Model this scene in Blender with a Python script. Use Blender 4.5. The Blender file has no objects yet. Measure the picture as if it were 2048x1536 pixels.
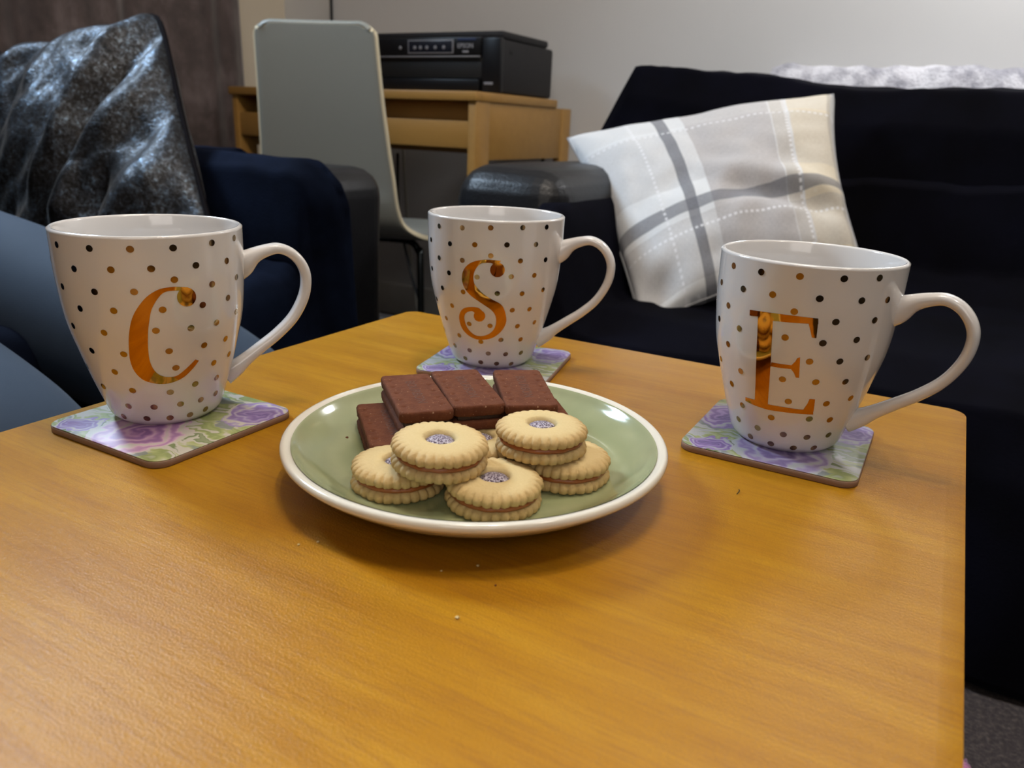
import bpy, bmesh, math, random
from mathutils import Vector, Matrix, noise
random.seed(7)
scn = bpy.context.scene
COL = scn.collection
TT = 0.487          # height of the coffee table top (metres)

# ------------------------------------------------------------------ camera
cam_d = bpy.data.cameras.new('camera')
cam = bpy.data.objects.new('camera', cam_d)
COL.objects.link(cam)
cam_d.sensor_fit = 'HORIZONTAL'
cam_d.sensor_width = 36.0
cam_d.lens = 36.0 * 1536.2 / 2048.0
cam_d.clip_start = 0.01
Rv = Vector((0.8687, 0.4936, 0.0408)).normalized()
Fv = Vector((-0.457, 0.8305, -0.3185)).normalized()
Uv = Rv.cross(Fv).normalized()
Rv = Fv.cross(Uv).normalized()
mw = Matrix((Rv, Uv, -Fv)).transposed().to_4x4()
mw.translation = Vector((0, 0, TT + 0.167))
cam.matrix_world = mw
cam_d.dof.use_dof = True
cam_d.dof.focus_distance = 0.415
cam_d.dof.aperture_fstop = 13.0
scn.camera = cam

# ------------------------------------------------------------------ light
scn.view_settings.view_transform = 'Standard'
scn.view_settings.look = 'None'
scn.view_settings.gamma = 1.0
scn.view_settings.exposure = 0.0
scn.view_settings.use_curve_mapping = False
world = bpy.data.worlds.new('world'); scn.world = world
world.use_nodes = True
world.node_tree.nodes['Background'].inputs[0].default_value = (0.50, 0.50, 0.50, 1)
world.node_tree.nodes['Background'].inputs[1].default_value = 0.07

def light(name, kind, loc, energy, color, size=0.1, target=None, size_y=None, spread=180):
    d = bpy.data.lights.new(name, kind); d.energy = energy; d.color = color
    if kind == 'AREA':
        d.size = size; d.spread = math.radians(spread)
        if size_y: d.shape = 'RECTANGLE'; d.size_y = size_y
    else:
        d.shadow_soft_size = size
    o = bpy.data.objects.new(name, d); COL.objects.link(o); o.location = loc
    if target is not None:
        o.rotation_euler = (Vector(target) - Vector(loc)).to_track_quat('-Z', 'Y').to_euler()
    return o
WARM = (1.0, 0.90, 0.78)
# three bulbs of the ceiling fitting over the far side of the room
for i, (dx, dy) in enumerate(((0.0, 0.12), (-0.13, -0.05), (0.13, -0.06))):
    light('ceiling_bulb', 'POINT', (-.17 + dx, .42 + dy, 2.18), 12.5, WARM, 0.030)
# second ceiling lamp on the near right
light('second_lamp', 'AREA', (.75, .42, 2.3), 6, WARM, 0.22, (0, 0.4, 0.4))
light('sofa_lamp', 'POINT', (.20, 1.76, 1.46), 15, (0.97, 0.98, 1.0), 0.10)
# added broad weak fill from behind the viewer, brightens the mug fronts
light('front_fill', 'AREA', (.75, -1.25, 1.55), 8.5, (1.0, 0.93, 0.88), 1.1, (-.2, .4, .5))
# unseen cool lamp by the left wall, placed where the table sheen reflects it
light('cool_wall_lamp', 'AREA', (-1.95, 0.62, 1.76), 21, (0.62, 0.80, 1.0), 0.32, (-0.6, 0.45, 0.5), 0.55, 115)

# ------------------------------------------------------------------ material helper
class NB:
    """small wrapper around a node tree"""
    def __init__(s, name):
        s.m = bpy.data.materials.new(name); s.m.use_nodes = True
        s.t = s.m.node_tree; s.b = s.t.nodes['Principled BSDF']
        s._tc = None
    def n(s, typ, **kw):
        nd = s.t.nodes.new(typ)
        for k, v in kw.items(): setattr(nd, k, v)
        return nd
    def put(s, sock, v):
        if hasattr(v, 'is_linked') or isinstance(v, bpy.types.NodeSocket): s.t.links.new(v, sock)
        else: sock.default_value = v
    def obj(s):
        if not s._tc: s._tc = s.n('ShaderNodeTexCoord')
        return s._tc.outputs['Object']
    def math(s, op, a, b=0.0, clamp=False):
        nd = s.n('ShaderNodeMath', operation=op, use_clamp=clamp); s.put(nd.inputs[0], a); s.put(nd.inputs[1], b); return nd.outputs[0]
    def vmap(s, vec, loc=(0, 0, 0), rot=(0, 0, 0), scale=(1, 1, 1)):
        nd = s.n('ShaderNodeMapping'); s.put(nd.inputs[0], vec)
        nd.inputs[1].default_value = loc; nd.inputs[2].default_value = rot; nd.inputs[3].default_value = scale
        return nd.outputs[0]
    def noise(s, vec, scale=5, detail=3, rough=.5, dist=0, out=0):
        nd = s.n('ShaderNodeTexNoise'); s.put(nd.inputs['Vector'], vec)
        nd.inputs['Scale'].default_value = scale; nd.inputs['Detail'].default_value = detail
        nd.inputs['Roughness'].default_value = rough; nd.inputs['Distortion'].default_value = dist
        return nd.outputs[out]
    def vor(s, vec, scale=5, feature='F1', out='Distance'):
        nd = s.n('ShaderNodeTexVoronoi', feature=feature); s.put(nd.inputs['Vector'], vec)
        nd.inputs['Scale'].default_value = scale; return nd.outputs[out]
    def ramp(s, f, stops, interp='LINEAR'):
        nd = s.n('ShaderNodeValToRGB'); nd.color_ramp.interpolation = interp; s.put(nd.inputs[0], f)
        e = nd.color_ramp.elements
        while len(e) < len(stops): e.new(0.5)
        for q, (p, c) in zip(e, stops):
            q.position = p; q.color = (c[0], c[1], c[2], 1) if hasattr(c, '__len__') else (c, c, c, 1)
        return nd.outputs[0]
    def mix(s, f, a, b, mode='MIX'):
        nd = s.n('ShaderNodeMix', data_type='RGBA', blend_type=mode); s.put(nd.inputs[0], f)
        for k, v in ((6, a), (7, b)):
            if isinstance(v, tuple): v = (v[0], v[1], v[2], 1)
            s.put(nd.inputs[k], v)
        return nd.outputs[2]
    def sep(s, vec):
        nd = s.n('ShaderNodeSeparateXYZ'); s.put(nd.inputs[0], vec); return nd.outputs
    def bump(s, h, strength=.2, dist=.001, normal=None):
        nd = s.n('ShaderNodeBump'); s.put(nd.inputs['Height'], h)
        nd.inputs['Strength'].default_value = strength; nd.inputs['Distance'].default_value = dist
        if normal is not None: s.put(nd.inputs['Normal'], normal)
        s.t.links.new(nd.outputs[0], s.b.inputs['Normal']); return nd.outputs[0]
    def set(s, **kw):
        names = dict(color='Base Color', rough='Roughness', metal='Metallic', ior='IOR', spec='Specular IOR Level', coat='Coat Weight',
                     coatr='Coat Roughness', sheen='Sheen Weight', sheenr='Sheen Roughness', sheent='Sheen Tint', sss='Subsurface Weight')
        for k, v in kw.items():
            if isinstance(v, tuple) and len(v) == 3: v = (v[0], v[1], v[2], 1)
            s.put(s.b.inputs[names[k]], v)
        return s
def plain(name, color, rough=.5, **kw):
    b = NB(name); b.set(color=color, rough=rough, **kw)
    n = b.noise(b.obj(), 60, 2)
    b.bump(n, .05, .0005)
    return b.m
def rgb(r, g, b):
    f = lambda c: ((c / 255 + .055) / 1.055) ** 2.4 if c > 10 else c / 255 / 12.92
    return (f(r), f(g), f(b))

# ------------------------------------------------------------------ object helpers
def tag(o, label=None, cat=None, group=None, kind=None):
    if label: o['label'] = label
    if cat: o['category'] = cat
    if group: o['group'] = group
    if kind: o['kind'] = kind
    return o
def empty(name, loc, rz=0.0, rot=None):
    o = bpy.data.objects.new(name, None); COL.objects.link(o); o.location = loc
    o.rotation_euler = rot if rot else (0, 0, rz); o.empty_display_size = .02
    return o
def mesh_obj(name, verts, faces, mat, parent=None, smooth=True, loc=None, rot=None):
    me = bpy.data.meshes.new(name); me.from_pydata([tuple(v) for v in verts], [], faces); me.update()
    if smooth: me.polygons.foreach_set('use_smooth', [True] * len(me.polygons))
    if mat: me.materials.append(mat)
    o = bpy.data.objects.new(name, me); COL.objects.link(o)
    if parent: o.parent = parent
    if loc: o.location = loc
    if rot: o.rotation_euler = rot
    return o
def bm_obj(name, bm, mat, parent=None, smooth=True, loc=None, rot=None, angle=None):
    me = bpy.data.meshes.new(name); bmesh.ops.recalc_face_normals(bm, faces=bm.faces); bm.to_mesh(me); bm.free()
    if smooth:
        me.polygons.foreach_set('use_smooth', [True] * len(me.polygons))
        if angle: me.set_sharp_from_angle(angle=math.radians(angle))
    if mat: me.materials.append(mat)
    o = bpy.data.objects.new(name, me); COL.objects.link(o)
    if parent: o.parent = parent
    if loc: o.location = loc
    if rot: o.rotation_euler = rot
    return o
def bm_box(bm, x0, x1, y0, y1, z0, z1, r=0, seg=2):
    res = bmesh.ops.create_cube(bm, size=1.0)
    vs = res['verts']
    for v in vs:
        v.co = Vector(((x0 + x1) / 2 + v.co.x * (x1 - x0), (y0 + y1) / 2 + v.co.y * (y1 - y0), (z0 + z1) / 2 + v.co.z * (z1 - z0)))
    if r:
        es = set(e for v in vs for e in v.link_edges)
        bmesh.ops.bevel(bm, geom=list(es), offset=r, segments=seg, profile=.5, affect='EDGES')
def box(name, x0, x1, y0, y1, z0, z1, mat, parent=None, r=.002, seg=2, **kw):
    bm = bmesh.new(); bm_box(bm, x0, x1, y0, y1, z0, z1, r, seg)
    return bm_obj(name, bm, mat, parent, angle=40, **kw)
def slab(name, w, d, t, rc, mat, parent=None, re=.0004, z0=0.0, cx=0, cy=0, seg=8):
    """flat board with rounded corners and softened edges"""
    vs = []; fs = []
    layers = [(z0, re), (z0 + re, 0), (z0 + t - re, 0), (z0 + t, re)]
    ring = []
    for qx, qy, a0 in ((1, 1, 0), (-1, 1, 90), (-1, -1, 180), (1, -1, 270)):
        for k in range(seg + 1):
            ring.append((qx, qy, math.radians(a0 + 90 * k / seg)))
    n = len(ring)
    for z, ins in layers:
        for qx, qy, a in ring:
            vs.append((cx + qx * (w / 2 - rc) + (rc - ins) * math.cos(a), cy + qy * (d / 2 - rc) + (rc - ins) * math.sin(a), z))
    for l in range(3):
        for i in range(n):
            j = (i + 1) % n; fs.append((l * n + i, l * n + j, (l + 1) * n + j, (l + 1) * n + i))
    fs.append(tuple(reversed(range(n)))); fs.append(tuple(range(3 * n, 4 * n)))
    o = mesh_obj(name, vs, fs, mat, parent); o.data.set_sharp_from_angle(angle=math.radians(50)); return o
def catmull(P, k=6, closed=False):
    out = []; n = len(P)
    rng = range(n) if closed else range(n - 1)
    for i in rng:
        p0 = P[i - 1] if (i > 0 or closed) else P[0]; p1 = P[i]; p2 = P[(i + 1) % n]; p3 = P[(i + 2) % n] if (i + 2 < n or closed) else P[-1]
        for j in range(k):
            t = j / k
            out.append(tuple(.5 * ((2 * b) + (c - a) * t + (2 * a - 5 * b + 4 * c - d) * t * t + (3 * b - a - 3 * c + d) * t ** 3) for a, b, c, d in zip(p0, p1, p2, p3)))
    if not closed: out.append(tuple(P[-1]))
    return out
def lathe(name, prof, mat, parent=None, seg=96, cap0=True, cap1=False, loc=None):
    vs = []; fs = []
    for r, z in prof:
        for i in range(seg):
            a = 2 * math.pi * i / seg; vs.append((r * math.cos(a), r * math.sin(a), z))
    for l in range(len(prof) - 1):
        for i in range(seg):
            j = (i + 1) % seg; fs.append((l * seg + i, l * seg + j, (l + 1) * seg + j, (l + 1) * seg + i))
    if cap0: fs.append(tuple(reversed(range(seg))))
    if cap1: fs.append(tuple(range((len(prof) - 1) * seg, len(prof) * seg)))
    return mesh_obj(name, vs, fs, mat, parent, loc=loc)
def tube(name, pts, r, mat, parent=None, seg=10, smooth=6, loc=None):
    P = [Vector(p) for p in (catmull(pts, smooth) if smooth > 1 else pts)]
    vs = []; fs = []; up = Vector((0, 0, 1)); side = None
    for i, p in enumerate(P):
        t = (P[min(i + 1, len(P) - 1)] - P[max(i - 1, 0)]).normalized()
        if side is None:
            side = t.cross(up) if abs(t.z) < .95 else t.cross(Vector((1, 0, 0)))
        side = (side - t * side.dot(t)).normalized(); b = t.cross(side)
        for k in range(seg):
            a = 2 * math.pi * k / seg; vs.append(p + (side * math.cos(a) + b * math.sin(a)) * r)
    n = len(P)
    for i in range(n - 1):
        for k in range(seg):
            j = (k + 1) % seg; fs.append((i * seg + k, i * seg + j, (i + 1) * seg + j, (i + 1) * seg + k))
    fs.append(tuple(reversed(range(seg)))); fs.append(tuple(range((n - 1) * seg, n * seg)))
    return mesh_obj(name, vs, fs, mat, parent, loc=loc)
def grid(name, nu, nv, f, mat, parent=None, thick=0, loc=None, offset=-1):
    vs = [f(i / nu, j / nv) for j in range(nv + 1) for i in range(nu + 1)]
    fs = [(j * (nu + 1) + i, j * (nu + 1) + i + 1, (j + 1) * (nu + 1) + i + 1, (j + 1) * (nu + 1) + i) for j in range(nv) for i in range(nu)]
    o = mesh_obj(name, vs, fs, mat, parent, loc=loc)
    if thick:
        md = o.modifiers.new('thickness', 'SOLIDIFY'); md.thickness = thick; md.offset = offset
    return o
def text_obj(name, s, size, mat, parent=None, extrude=.0001, loc=(0, 0, 0), rot=(0, 0, 0), spacing=1.0):
    cu = bpy.data.curves.new(name, 'FONT'); cu.body = s; cu.size = size; cu.extrude = extrude
    cu.align_x = 'CENTER'; cu.align_y = 'CENTER'; cu.space_character = spacing; cu.resolution_u = 3
    tmp = bpy.data.objects.new('tmp', cu); COL.objects.link(tmp)
    me = bpy.data.meshes.new_from_object(tmp.evaluated_get(bpy.context.evaluated_depsgraph_get()))
    bpy.data.objects.remove(tmp); me.name = name
    me.materials.clear(); me.materials.append(mat)
    o = bpy.data.objects.new(name, me); COL.objects.link(o)
    if parent: o.parent = parent
    o.location = loc; o.rotation_euler = rot
    return o
def copy_tree(o, parent=None):
    c = o.copy(); COL.objects.link(c)
    if parent: c.parent = parent
    for ch in list(o.children): copy_tree(ch, c)
    return c
def sm(a, b, t):
    t = max(0.0, min(1.0, (t - a) / (b - a))); return t * t * (3 - 2 * t)

# ------------------------------------------------------------------ room
def wall_mat():
    b = NB('painted_wall'); c = b.obj()
    b.set(color=b.mix(b.noise(c, 1.5, 3), rgb(206, 206, 206), rgb(214, 214, 214)), rough=.6)
    b.bump(b.noise(c, 180, 3), .12, .001); return b.m
WALL = wall_mat()
cream_b = NB('cream_wall'); cream_b.set(color=rgb(205, 193, 172), rough=.7); cream_b.bump(cream_b.noise(cream_b.obj(), 150, 3), .1, .001)
def carpet():
    b = NB('speckled_carpet'); c = b.obj()
    n1 = b.noise(c, 150, 4, .75); n2 = b.vor(c, 190)
    col = b.ramp(n1, [(.3, rgb(34, 28, 28)), (.5, rgb(70, 60, 58)), (.62, rgb(96, 86, 78)), (.75, rgb(126, 114, 108))])
    b.set(color=b.mix(b.math('MULTIPLY', n2, .6), col, rgb(50, 42, 42)), rough=.95)
    b.bump(n1, .9, .006); return b.m
tag(box('floor', -2.3, 3.0, -3.0, 2.3, -.1, 0, carpet(), r=0), kind='structure')
tag(box('wall_back', -2.3, 3.0, 2.15, 2.3, 0, 2.4, WALL, r=0), kind='structure')
tag(box('wall_left', -2.3, -2.142, -3.0, 2.15, 0, 2.4, cream_b.m, r=0), kind='structure')
tag(box('ceiling', -2.3, 3.0, -3.0, 2.3, 2.4, 2.5, plain('ceiling_paint', (.75, .74, .72), .8), r=0), kind='structure')
white_gloss = plain('white_gloss_paint', rgb(200, 200, 196), .35)
def skirting(name, x0, x1, y0, y1, top):
    bm = bmesh.new(); bm_box(bm, x0, x1, y0, y1, 0, top, .006, 2)
    return tag(bm_obj(name, bm, white_gloss, angle=40), kind='structure')
skirting('baseboard_back', -2.142, 3.0, 2.134, 2.15, .11)
skirting('baseboard_left', -2.142, -2.126, -3.0, 2.134, .11)

# curtain on the left wall
def curtain_mat():
    b = NB('mottled_curtain_velvet'); c = b.obj()
    n1 = b.noise(c, 9, 6, .65, .4); n2 = b.noise(b.vmap(c, scale=(1, 1, .35)), 24, 4, .6)
    col = b.ramp(b.math('ADD', b.math('MULTIPLY', n1, .6), b.math('MULTIPLY', n2, .4)),
                 [(.32, rgb(48, 38, 38)), (.5, rgb(78, 66, 64)), (.68, rgb(112, 98, 97))])
    b.set(color=col, rough=.7, sheen=.3, sheenr=.4); b.bump(n1, .3, .004); return b.m
def curtain_f(u, v):
    y = -1.2 + 3.07 * u; z = 2.25 - 2.21 * v
    y += .10 * (v ** 1.3) * sm(.8, 1, u) * .35
    d = .032 * math.sin(u * 62 + .6 * math.sin(v * 3 + u * 9)) + .012 * math.sin(u * 141 + v * 2)
    return (-2.045 + d * (.6 + .4 * v), y, z)
cur = empty('curtain', (0, 0, 0))
tag(cur, 'full-length mottled grey-brown velvet curtain on the left wall behind the blue cushion', 'curtain')
grid('curtain_panel', 260, 40, curtain_f, curtain_mat(), cur, .003)
tube('curtain_pole', [(-2.045, -1.3, 2.27), (-2.045, 2.0, 2.27)], .013, plain('brushed_pole', (.4, .4, .4), .3, metal=1.0), cur, 12, 1)
for yy in (-1.1, 1.9):
    box('pole_bracket', -2.142, -2.03, yy - .012, yy + .012, 2.262, 2.278, white_gloss, cur, r=.002)
# cable running up the back wall
tag(tube('wall_cable', [(-1.926, 2.145, .55), (-1.926, 2.145, 1.2), (-1.926, 2.145, 2.38)], .005, plain('black_cable', (.01, .01, .01), .5), seg=8, smooth=2),
    'thin black cable running up the back wall behind the grey chair', 'cable')

# ------------------------------------------------------------------ desk
def desk_wood(nm='light_birch_veneer', a=(150, 110, 52), b_=(170, 130, 68)):
    b = NB(nm); c = b.vmap(b.obj(), scale=(1.2, 8, 8))
    n = b.noise(c, 5, 5, .6, .4)
    b.set(color=b.mix(n, rgb(*a), rgb(*b_)), rough=.42); b.bump(n, .05, .0006); return b.m
BIRCH = desk_wood()
desk = empty('desk', (-1.42, 1.607, 0)); tag(desk, 'light birch desk with open shelf standing in the corner under the printer', 'desk')
ox, oy = -1.42, 1.607
def dbox(name, x0, x1, y0, y1, z0, z1, r=.0015, mat=BIRCH): return box(name, x0 - ox, x1 - ox, y0 - oy, y1 - oy, z0, z1, mat, desk, r)
DT = .726
dbox('desk_top', -1.825, -1.008, 1.600, 2.025, DT - .021, DT, .003)
dbox('leg', -1.034, -1.012, 1.609, 1.672, 0, DT - .021)
dbox('leg', -1.034, -1.012, 2.065, 2.122, 0, DT - .021)
dbox('side_rail', -1.032, -1.014, 1.672, 2.065, DT - .155, DT - .021)
dbox('leg', -1.820, -1.800, 1.609, 1.672, 0, DT - .021)
dbox('leg', -1.820, -1.800, 2.065, 2.122, 0, DT - .021)
dbox('side_rail', -1.819, -1.801, 1.672, 2.065, DT - .155, DT - .021)
dbox('shelf', -1.800, -1.034, 1.625, 2.02, DT - .080, DT - .066)
dbox('apron', -1.800, -1.034, 1.613, 1.625, DT - .128, DT - .066)
dbox('back_panel', -1.800, -1.034, 2.005, 2.02, DT - .155, DT - .021)
dbox('recess_panel', -1.690, -1.036, 1.655, 1.668, DT - .065, DT - .0225)  # added panel set back in the shelf opening, keeps the recess from going black
dbox('shelf_divider', -1.706, -1.692, 1.620, 2.0, DT - .066, DT - .021)

# printer
PB = plain('black_printer_plastic', (.006, .006, .007), .35, spec=.3)
PM = plain('charcoal_printer_plastic', (.017, .016, .017), .6, spec=.25)
GREY = plain('grey_print', (.22, .22, .24), .5)
pr_ = empty('printer', (-1.235, 1.745, DT)); tag(pr_, 'black multifunction printer with control panel standing on the birch desk', 'printer')
W2 = .203
def pbox(name, x0, x1, y0, y1, z0, z1, mat=PB, r=.003, parent=None): return box(name, x0, x1, y0, y1, z0, z1, mat, parent or pr_, r)
pbox('housing', -W2, W2, .016, .285, .003, .128, PM, .007)
pbox('scanner_lid', -W2 + .004, W2 - .004, .02, .262, .129, .147, PM, .006)
pbox('paper_support', -W2 + .05, W2 - .05, .263, .284, .1285, .152, PM, .004)
pbox('front_panel', -W2 + .002, W2 - .056, .0, .018, .090, .132, PB, .004)
pbox('front_corner', W2 - .054, W2, .002, .02, .003, .130, PB, .004)
pbox('output_tray', -W2 + .02, W2 - .058, -.004, .017, .006, .034, PB, .003)
pbox('tray_recess', -W2 + .02, W2 - .058, .010, .0175, .036, .087, plain('tray_black', (.003, .003, .003), .6), .001)
pbox('trim_strip', -W2 + .004, W2 - .058, -.002, .004, .0855, .0885, GREY, .001)
fr = pbox('panel_frame', -.075, .066, -.0015, .001, .094, .1265, GREY, .001)
pbox('panel_screen', -.072, .063, -.0022, .0, .0965, .124, plain('panel_dark', (.01, .012, .02), .25), .001)
for k, xx in enumerate((-.098, -.052, -.034, -.014, .012, .038)):
    lathe('button', [(.0045, 0), (.0045, .001), (.003, .0015)], GREY, pr_, 12, True, True, loc=(xx, -.0022, .108)).rotation_euler = (math.pi / 2, 0, 0)
ink = plain('silver_lettering', (.35, .35, .38), .4)
text_obj('lettering', 'EPSON', .0155, ink, pr_, .0002, (.102, -.0012, .111), (math.pi / 2, 0, 0))
pbox('status_strip', .078, .132, -.001, .0005, .124, .1285, plain('dark_blue_print', (.02, .03, .09), .4), .0005)
pbox('small_badge', .093, .111, -.001, .0005, .0955, .1005, GREY, .0005)
pbox('wifi_mark', W2 - .046, W2 - .02, .001, .003, .022, .028, GREY, .0005)
pbox('card_slot', W2 - .001, W2 + .0006, .045, .062, .095, .106, plain('slot_black', (.002, .002, .002), .8), .0004)
for sx in (-1, 1):
    for yy in (.04, .26): pbox('foot', sx * .17 - .012, sx * .17 + .012, yy - .012, yy + .012, 0, .004, PB, .001)

# ------------------------------------------------------------------ grey bent-ply chair in front of the desk
CHW = plain('grey_chair_lacquer', rgb(140, 142, 136), .42)
CHE = plain('cream_chair_edge', rgb(222, 212, 184), .45)
DARKM = plain('dark_chrome_tube', (.03, .035, .036), .22, metal=.85)
chair = empty('desk_chair', (-1.225, 1.335, 0), math.radians(21)); tag(chair, 'grey moulded plywood chair with dark metal legs pushed up to the birch desk', 'chair')
# profile in local (y forward to the desk, z), from top of the back to the front of the seat, with half width
prof = [(-.045, .838, .120), (-.044, .826, .131), (-.040, .79, .134), (-.028, .70, .139), (-.012, .60, .147), (.000, .53, .154), (.012, .465, .160), (.030, .425, .172), (.075, .398, .205),
        (.15, .392, .216), (.25, .396, .218), (.34, .402, .212), (.39, .394, .190), (.41, .380, .160)]
cp = catmull(prof, 5)
def shell(name, mat, inset, thick, off):
    vs = []; fs = []; nu = 24
    for i, (y, z, w) in enumerate(cp):
        a = cp[max(i - 1, 0)]; b = cp[min(i + 1, len(cp) - 1)]
        t = Vector((0, b[0] - a[0], b[1] - a[1])).normalized(); n = Vector((0, -t.z, t.y))
        # round top corners
        ww = w - inset
        for j in range(nu + 1):
            s = -1 + 2 * j / nu
            sa = abs(ww * s) / w
            drop = .018 * max(0, sa - .80) ** 2 / .04 + (inset * .7 if i == 0 else 0) if i < 8 else 0
            dz = -drop * max(0, 1 - i / 8)
            vs.append((ww * s, y + n.y * off + .006 * (1 - s * s) * (1 if z > .5 else 0), z + n.z * off + dz))
    m = nu + 1
    for i in range(len(cp) - 1):
        for j in range(nu): fs.append((i * m + j, i * m + j + 1, (i + 1) * m + j + 1, (i + 1) * m + j))
    o = mesh_obj(name, vs, fs, mat, chair)
    md = o.modifiers.new('thickness', 'SOLIDIFY'); md.thickness = thick; md.offset = 0
    bv = o.modifiers.new('edge', 'BEVEL'); bv.width = .002; bv.segments = 2; bv.limit_method = 'ANGLE'
    return o
shell('seat_shell', CHE, 0, .010, 0)
shell('lacquered_face', CHW, .004, .0118, -.0002)
for sx in (-1, 1):
    tube('leg', [(sx * .10, .12, .384), (sx * .155, .12, .380), (sx * .178, .115, .358), (sx * .186, .10, .33), (sx * .20, .06, .02)], .0085, DARKM, chair, 12, 6)
    tube('leg', [(sx * .10, .30, .384), (sx * .155, .30, .380), (sx * .178, .305, .358), (sx * .184, .315, .33), (sx * .19, .36, .02)], .0085, DARKM, chair, 12, 6)
tube('frame_rail', [(-.10, .12, .384), (.10, .12, .384)], .0085, DARKM, chair, 12, 1)
tube('frame_rail', [(-.10, .30, .384), (.10, .30, .384)], .0085, DARKM, chair, 12, 1)
for sx in (-1, 1):
    tube('frame_rail', [(sx * .10, .12, .384), (sx * .10, .30, .384)], .0075, DARKM, chair, 12, 1)
    for yy in (.06, .36): lathe('foot_cap', [(.012, 0), (.012, .018), (.009, .022)], DARKM, chair, 16, True, True, loc=(sx * (.20 if yy < .1 else .19), yy, 0))
box('seat_plate', -.11, .11, .10, .32, .383, .391, plain('black_seat_plate', (.01, .01, .01), .5), chair, .002)

# cables and a plug strip on the floor under the desk
PALE = plain('pale_cable_sheath', rgb(170, 168, 158), .5)
BLK = plain('black_cable_sheath', (.012, .012, .012), .5)
for i, (mt, lab) in enumerate(((PALE, 'pale cable lying in loops on the floor below the desk, nearest the chair leg'),
                               (PALE, 'pale cable hanging from behind the desk to the floor by the skirting'),
                               (BLK, 'black cable dangling behind the chair legs under the desk'),
                               (BLK, 'black cable sagging diagonally below the desk apron'))):
    pts = [[(-1.75, 1.75, .006), (-1.6, 1.88, .02), (-1.48, 1.80, .007), (-1.38, 1.92, .03), (-1.25, 1.84, .007), (-1.15, 1.95, .02), (-1.05, 1.88, .006)],
           [(-1.60, 2.10, .60), (-1.56, 2.08, .3), (-1.5, 2.05, .05), (-1.40, 2.0, .007), (-1.3, 2.02, .03), (-1.2, 2.06, .007)],
           [(-1.52, 1.97, .56), (-1.50, 1.95, .38), (-1.42, 1.90, .22), (-1.34, 1.86, .09), (-1.30, 1.80, .007)],
           [(-1.05, 2.04, .57), (-1.10, 2.05, .50), (-1.19, 2.07, .40), (-1.30, 2.09, .28), (-1.36, 2.10, .10)]][i]
    tag(tube('cable', pts, .0045 if i != 3 else .005, mt, seg=8, smooth=8), lab, 'cable')
ps = empty('power_strip', (-1.62, 1.98, 0), math.radians(4)); tag(ps, 'white power strip on the floor against the skirting below the desk', 'power strip')
box('strip_body', -.14, .14, -.028, .028, 0, .034, white_gloss, ps, .006)
for k in range(4): box('socket', -.115 + k * .062, -.070 + k * .062, -.02, .02, .033, .0355, GREY, ps, .002)

# ------------------------------------------------------------------ leather sofas
def leather():
    b = NB('black_leather'); c = b.obj()
    n = b.vor(c, 260, 'F1'); n2 = b.noise(c, 7, 3)
    b.set(color=b.mix(n2, (.006, .006, .007), (.013, .013, .015)), rough=.38, spec=.32)
    b.bump(b.math('ADD', b.math('MULTIPLY', n, .3), n2), .25, .004); return b.m
LEATHER = leather()
def navy_velvet(nm, c0, c1, sh):
    b = NB(nm); c = b.obj()
    n1 = b.noise(c, 5, 4, .6); n2 = b.noise(c, 420, 2)
    b.set(color=b.mix(b.ramp(n1, [(.35, 0.0), (.65, 1.0)]), c0, c1), rough=.9, spec=.04, sheen=sh, sheenr=.35, sheent=(.25, .35, .8, 1))
    b.bump(b.math('ADD', b.math('MULTIPLY', n2, .25), n1), .5, .004); return b.m
NAVY = navy_velvet('navy_velvet', (.0022, .0020, .0032), (.0036, .0036, .0075), .010)
NAVY2 = navy_velvet('blue_velvet', (.0010, .0015, .0042), (.0050, .0088, .022), .03)
def soft_box(bm, x0, x1, y0, y1, z0, z1, r): bm_box(bm, x0, x1, y0, y1, z0, z1, r, 5)
def sofa_part(name, dims, r, parent, puff=.0):
    x0, x1, y0, y1, z0, z1 = dims
    bm = bmesh.new(); soft_box(bm, x0, x1, y0, y1, z0, z1, r)
    bmesh.ops.subdivide_edges(bm, edges=bm.edges[:], cuts=3, use_grid_fill=True)
    for v in bm.verts:
        n = noise.noise(v.co * 6); v.co += Vector((noise.noise(v.co * 5), noise.noise(v.co * 5 + Vector((9, 0, 0))), n)) * puff
    return bm_obj(name, bm, LEATHER, parent)
sr = empty('sofa', (0, 0, 0)); tag(sr, 'black leather sofa along the back wall, covered by a navy throw on the right', 'sofa', 'black leather sofas')
sofa_part('frame', (-.72, 1.50, 1.14, 1.98, .05, .26), .03, sr)
sofa_part('armrest', (-.745, -.53, 1.095, 1.80, .06, .590), .06, sr, .006)
sofa_part('armrest', (1.30, 1.52, 1.07, 1.80, .06, .583), .06, sr, .006)
sofa_part('backrest', (-.665, 1.45, 1.70, 1.96, .28, .735), .07, sr, .004)
for k in range(2): sofa_part('seat_cushion', (-.515 + k * .91, .39 + k * .91, 1.08, 1.70, .25, .366), .035, sr, .002)
for xx in (-.66, 1.44):
    for yy in (1.17, 1.9): box('foot', xx - .025, xx + .025, yy - .025, yy + .025, 0, .055, BLK, sr, .004)

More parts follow.
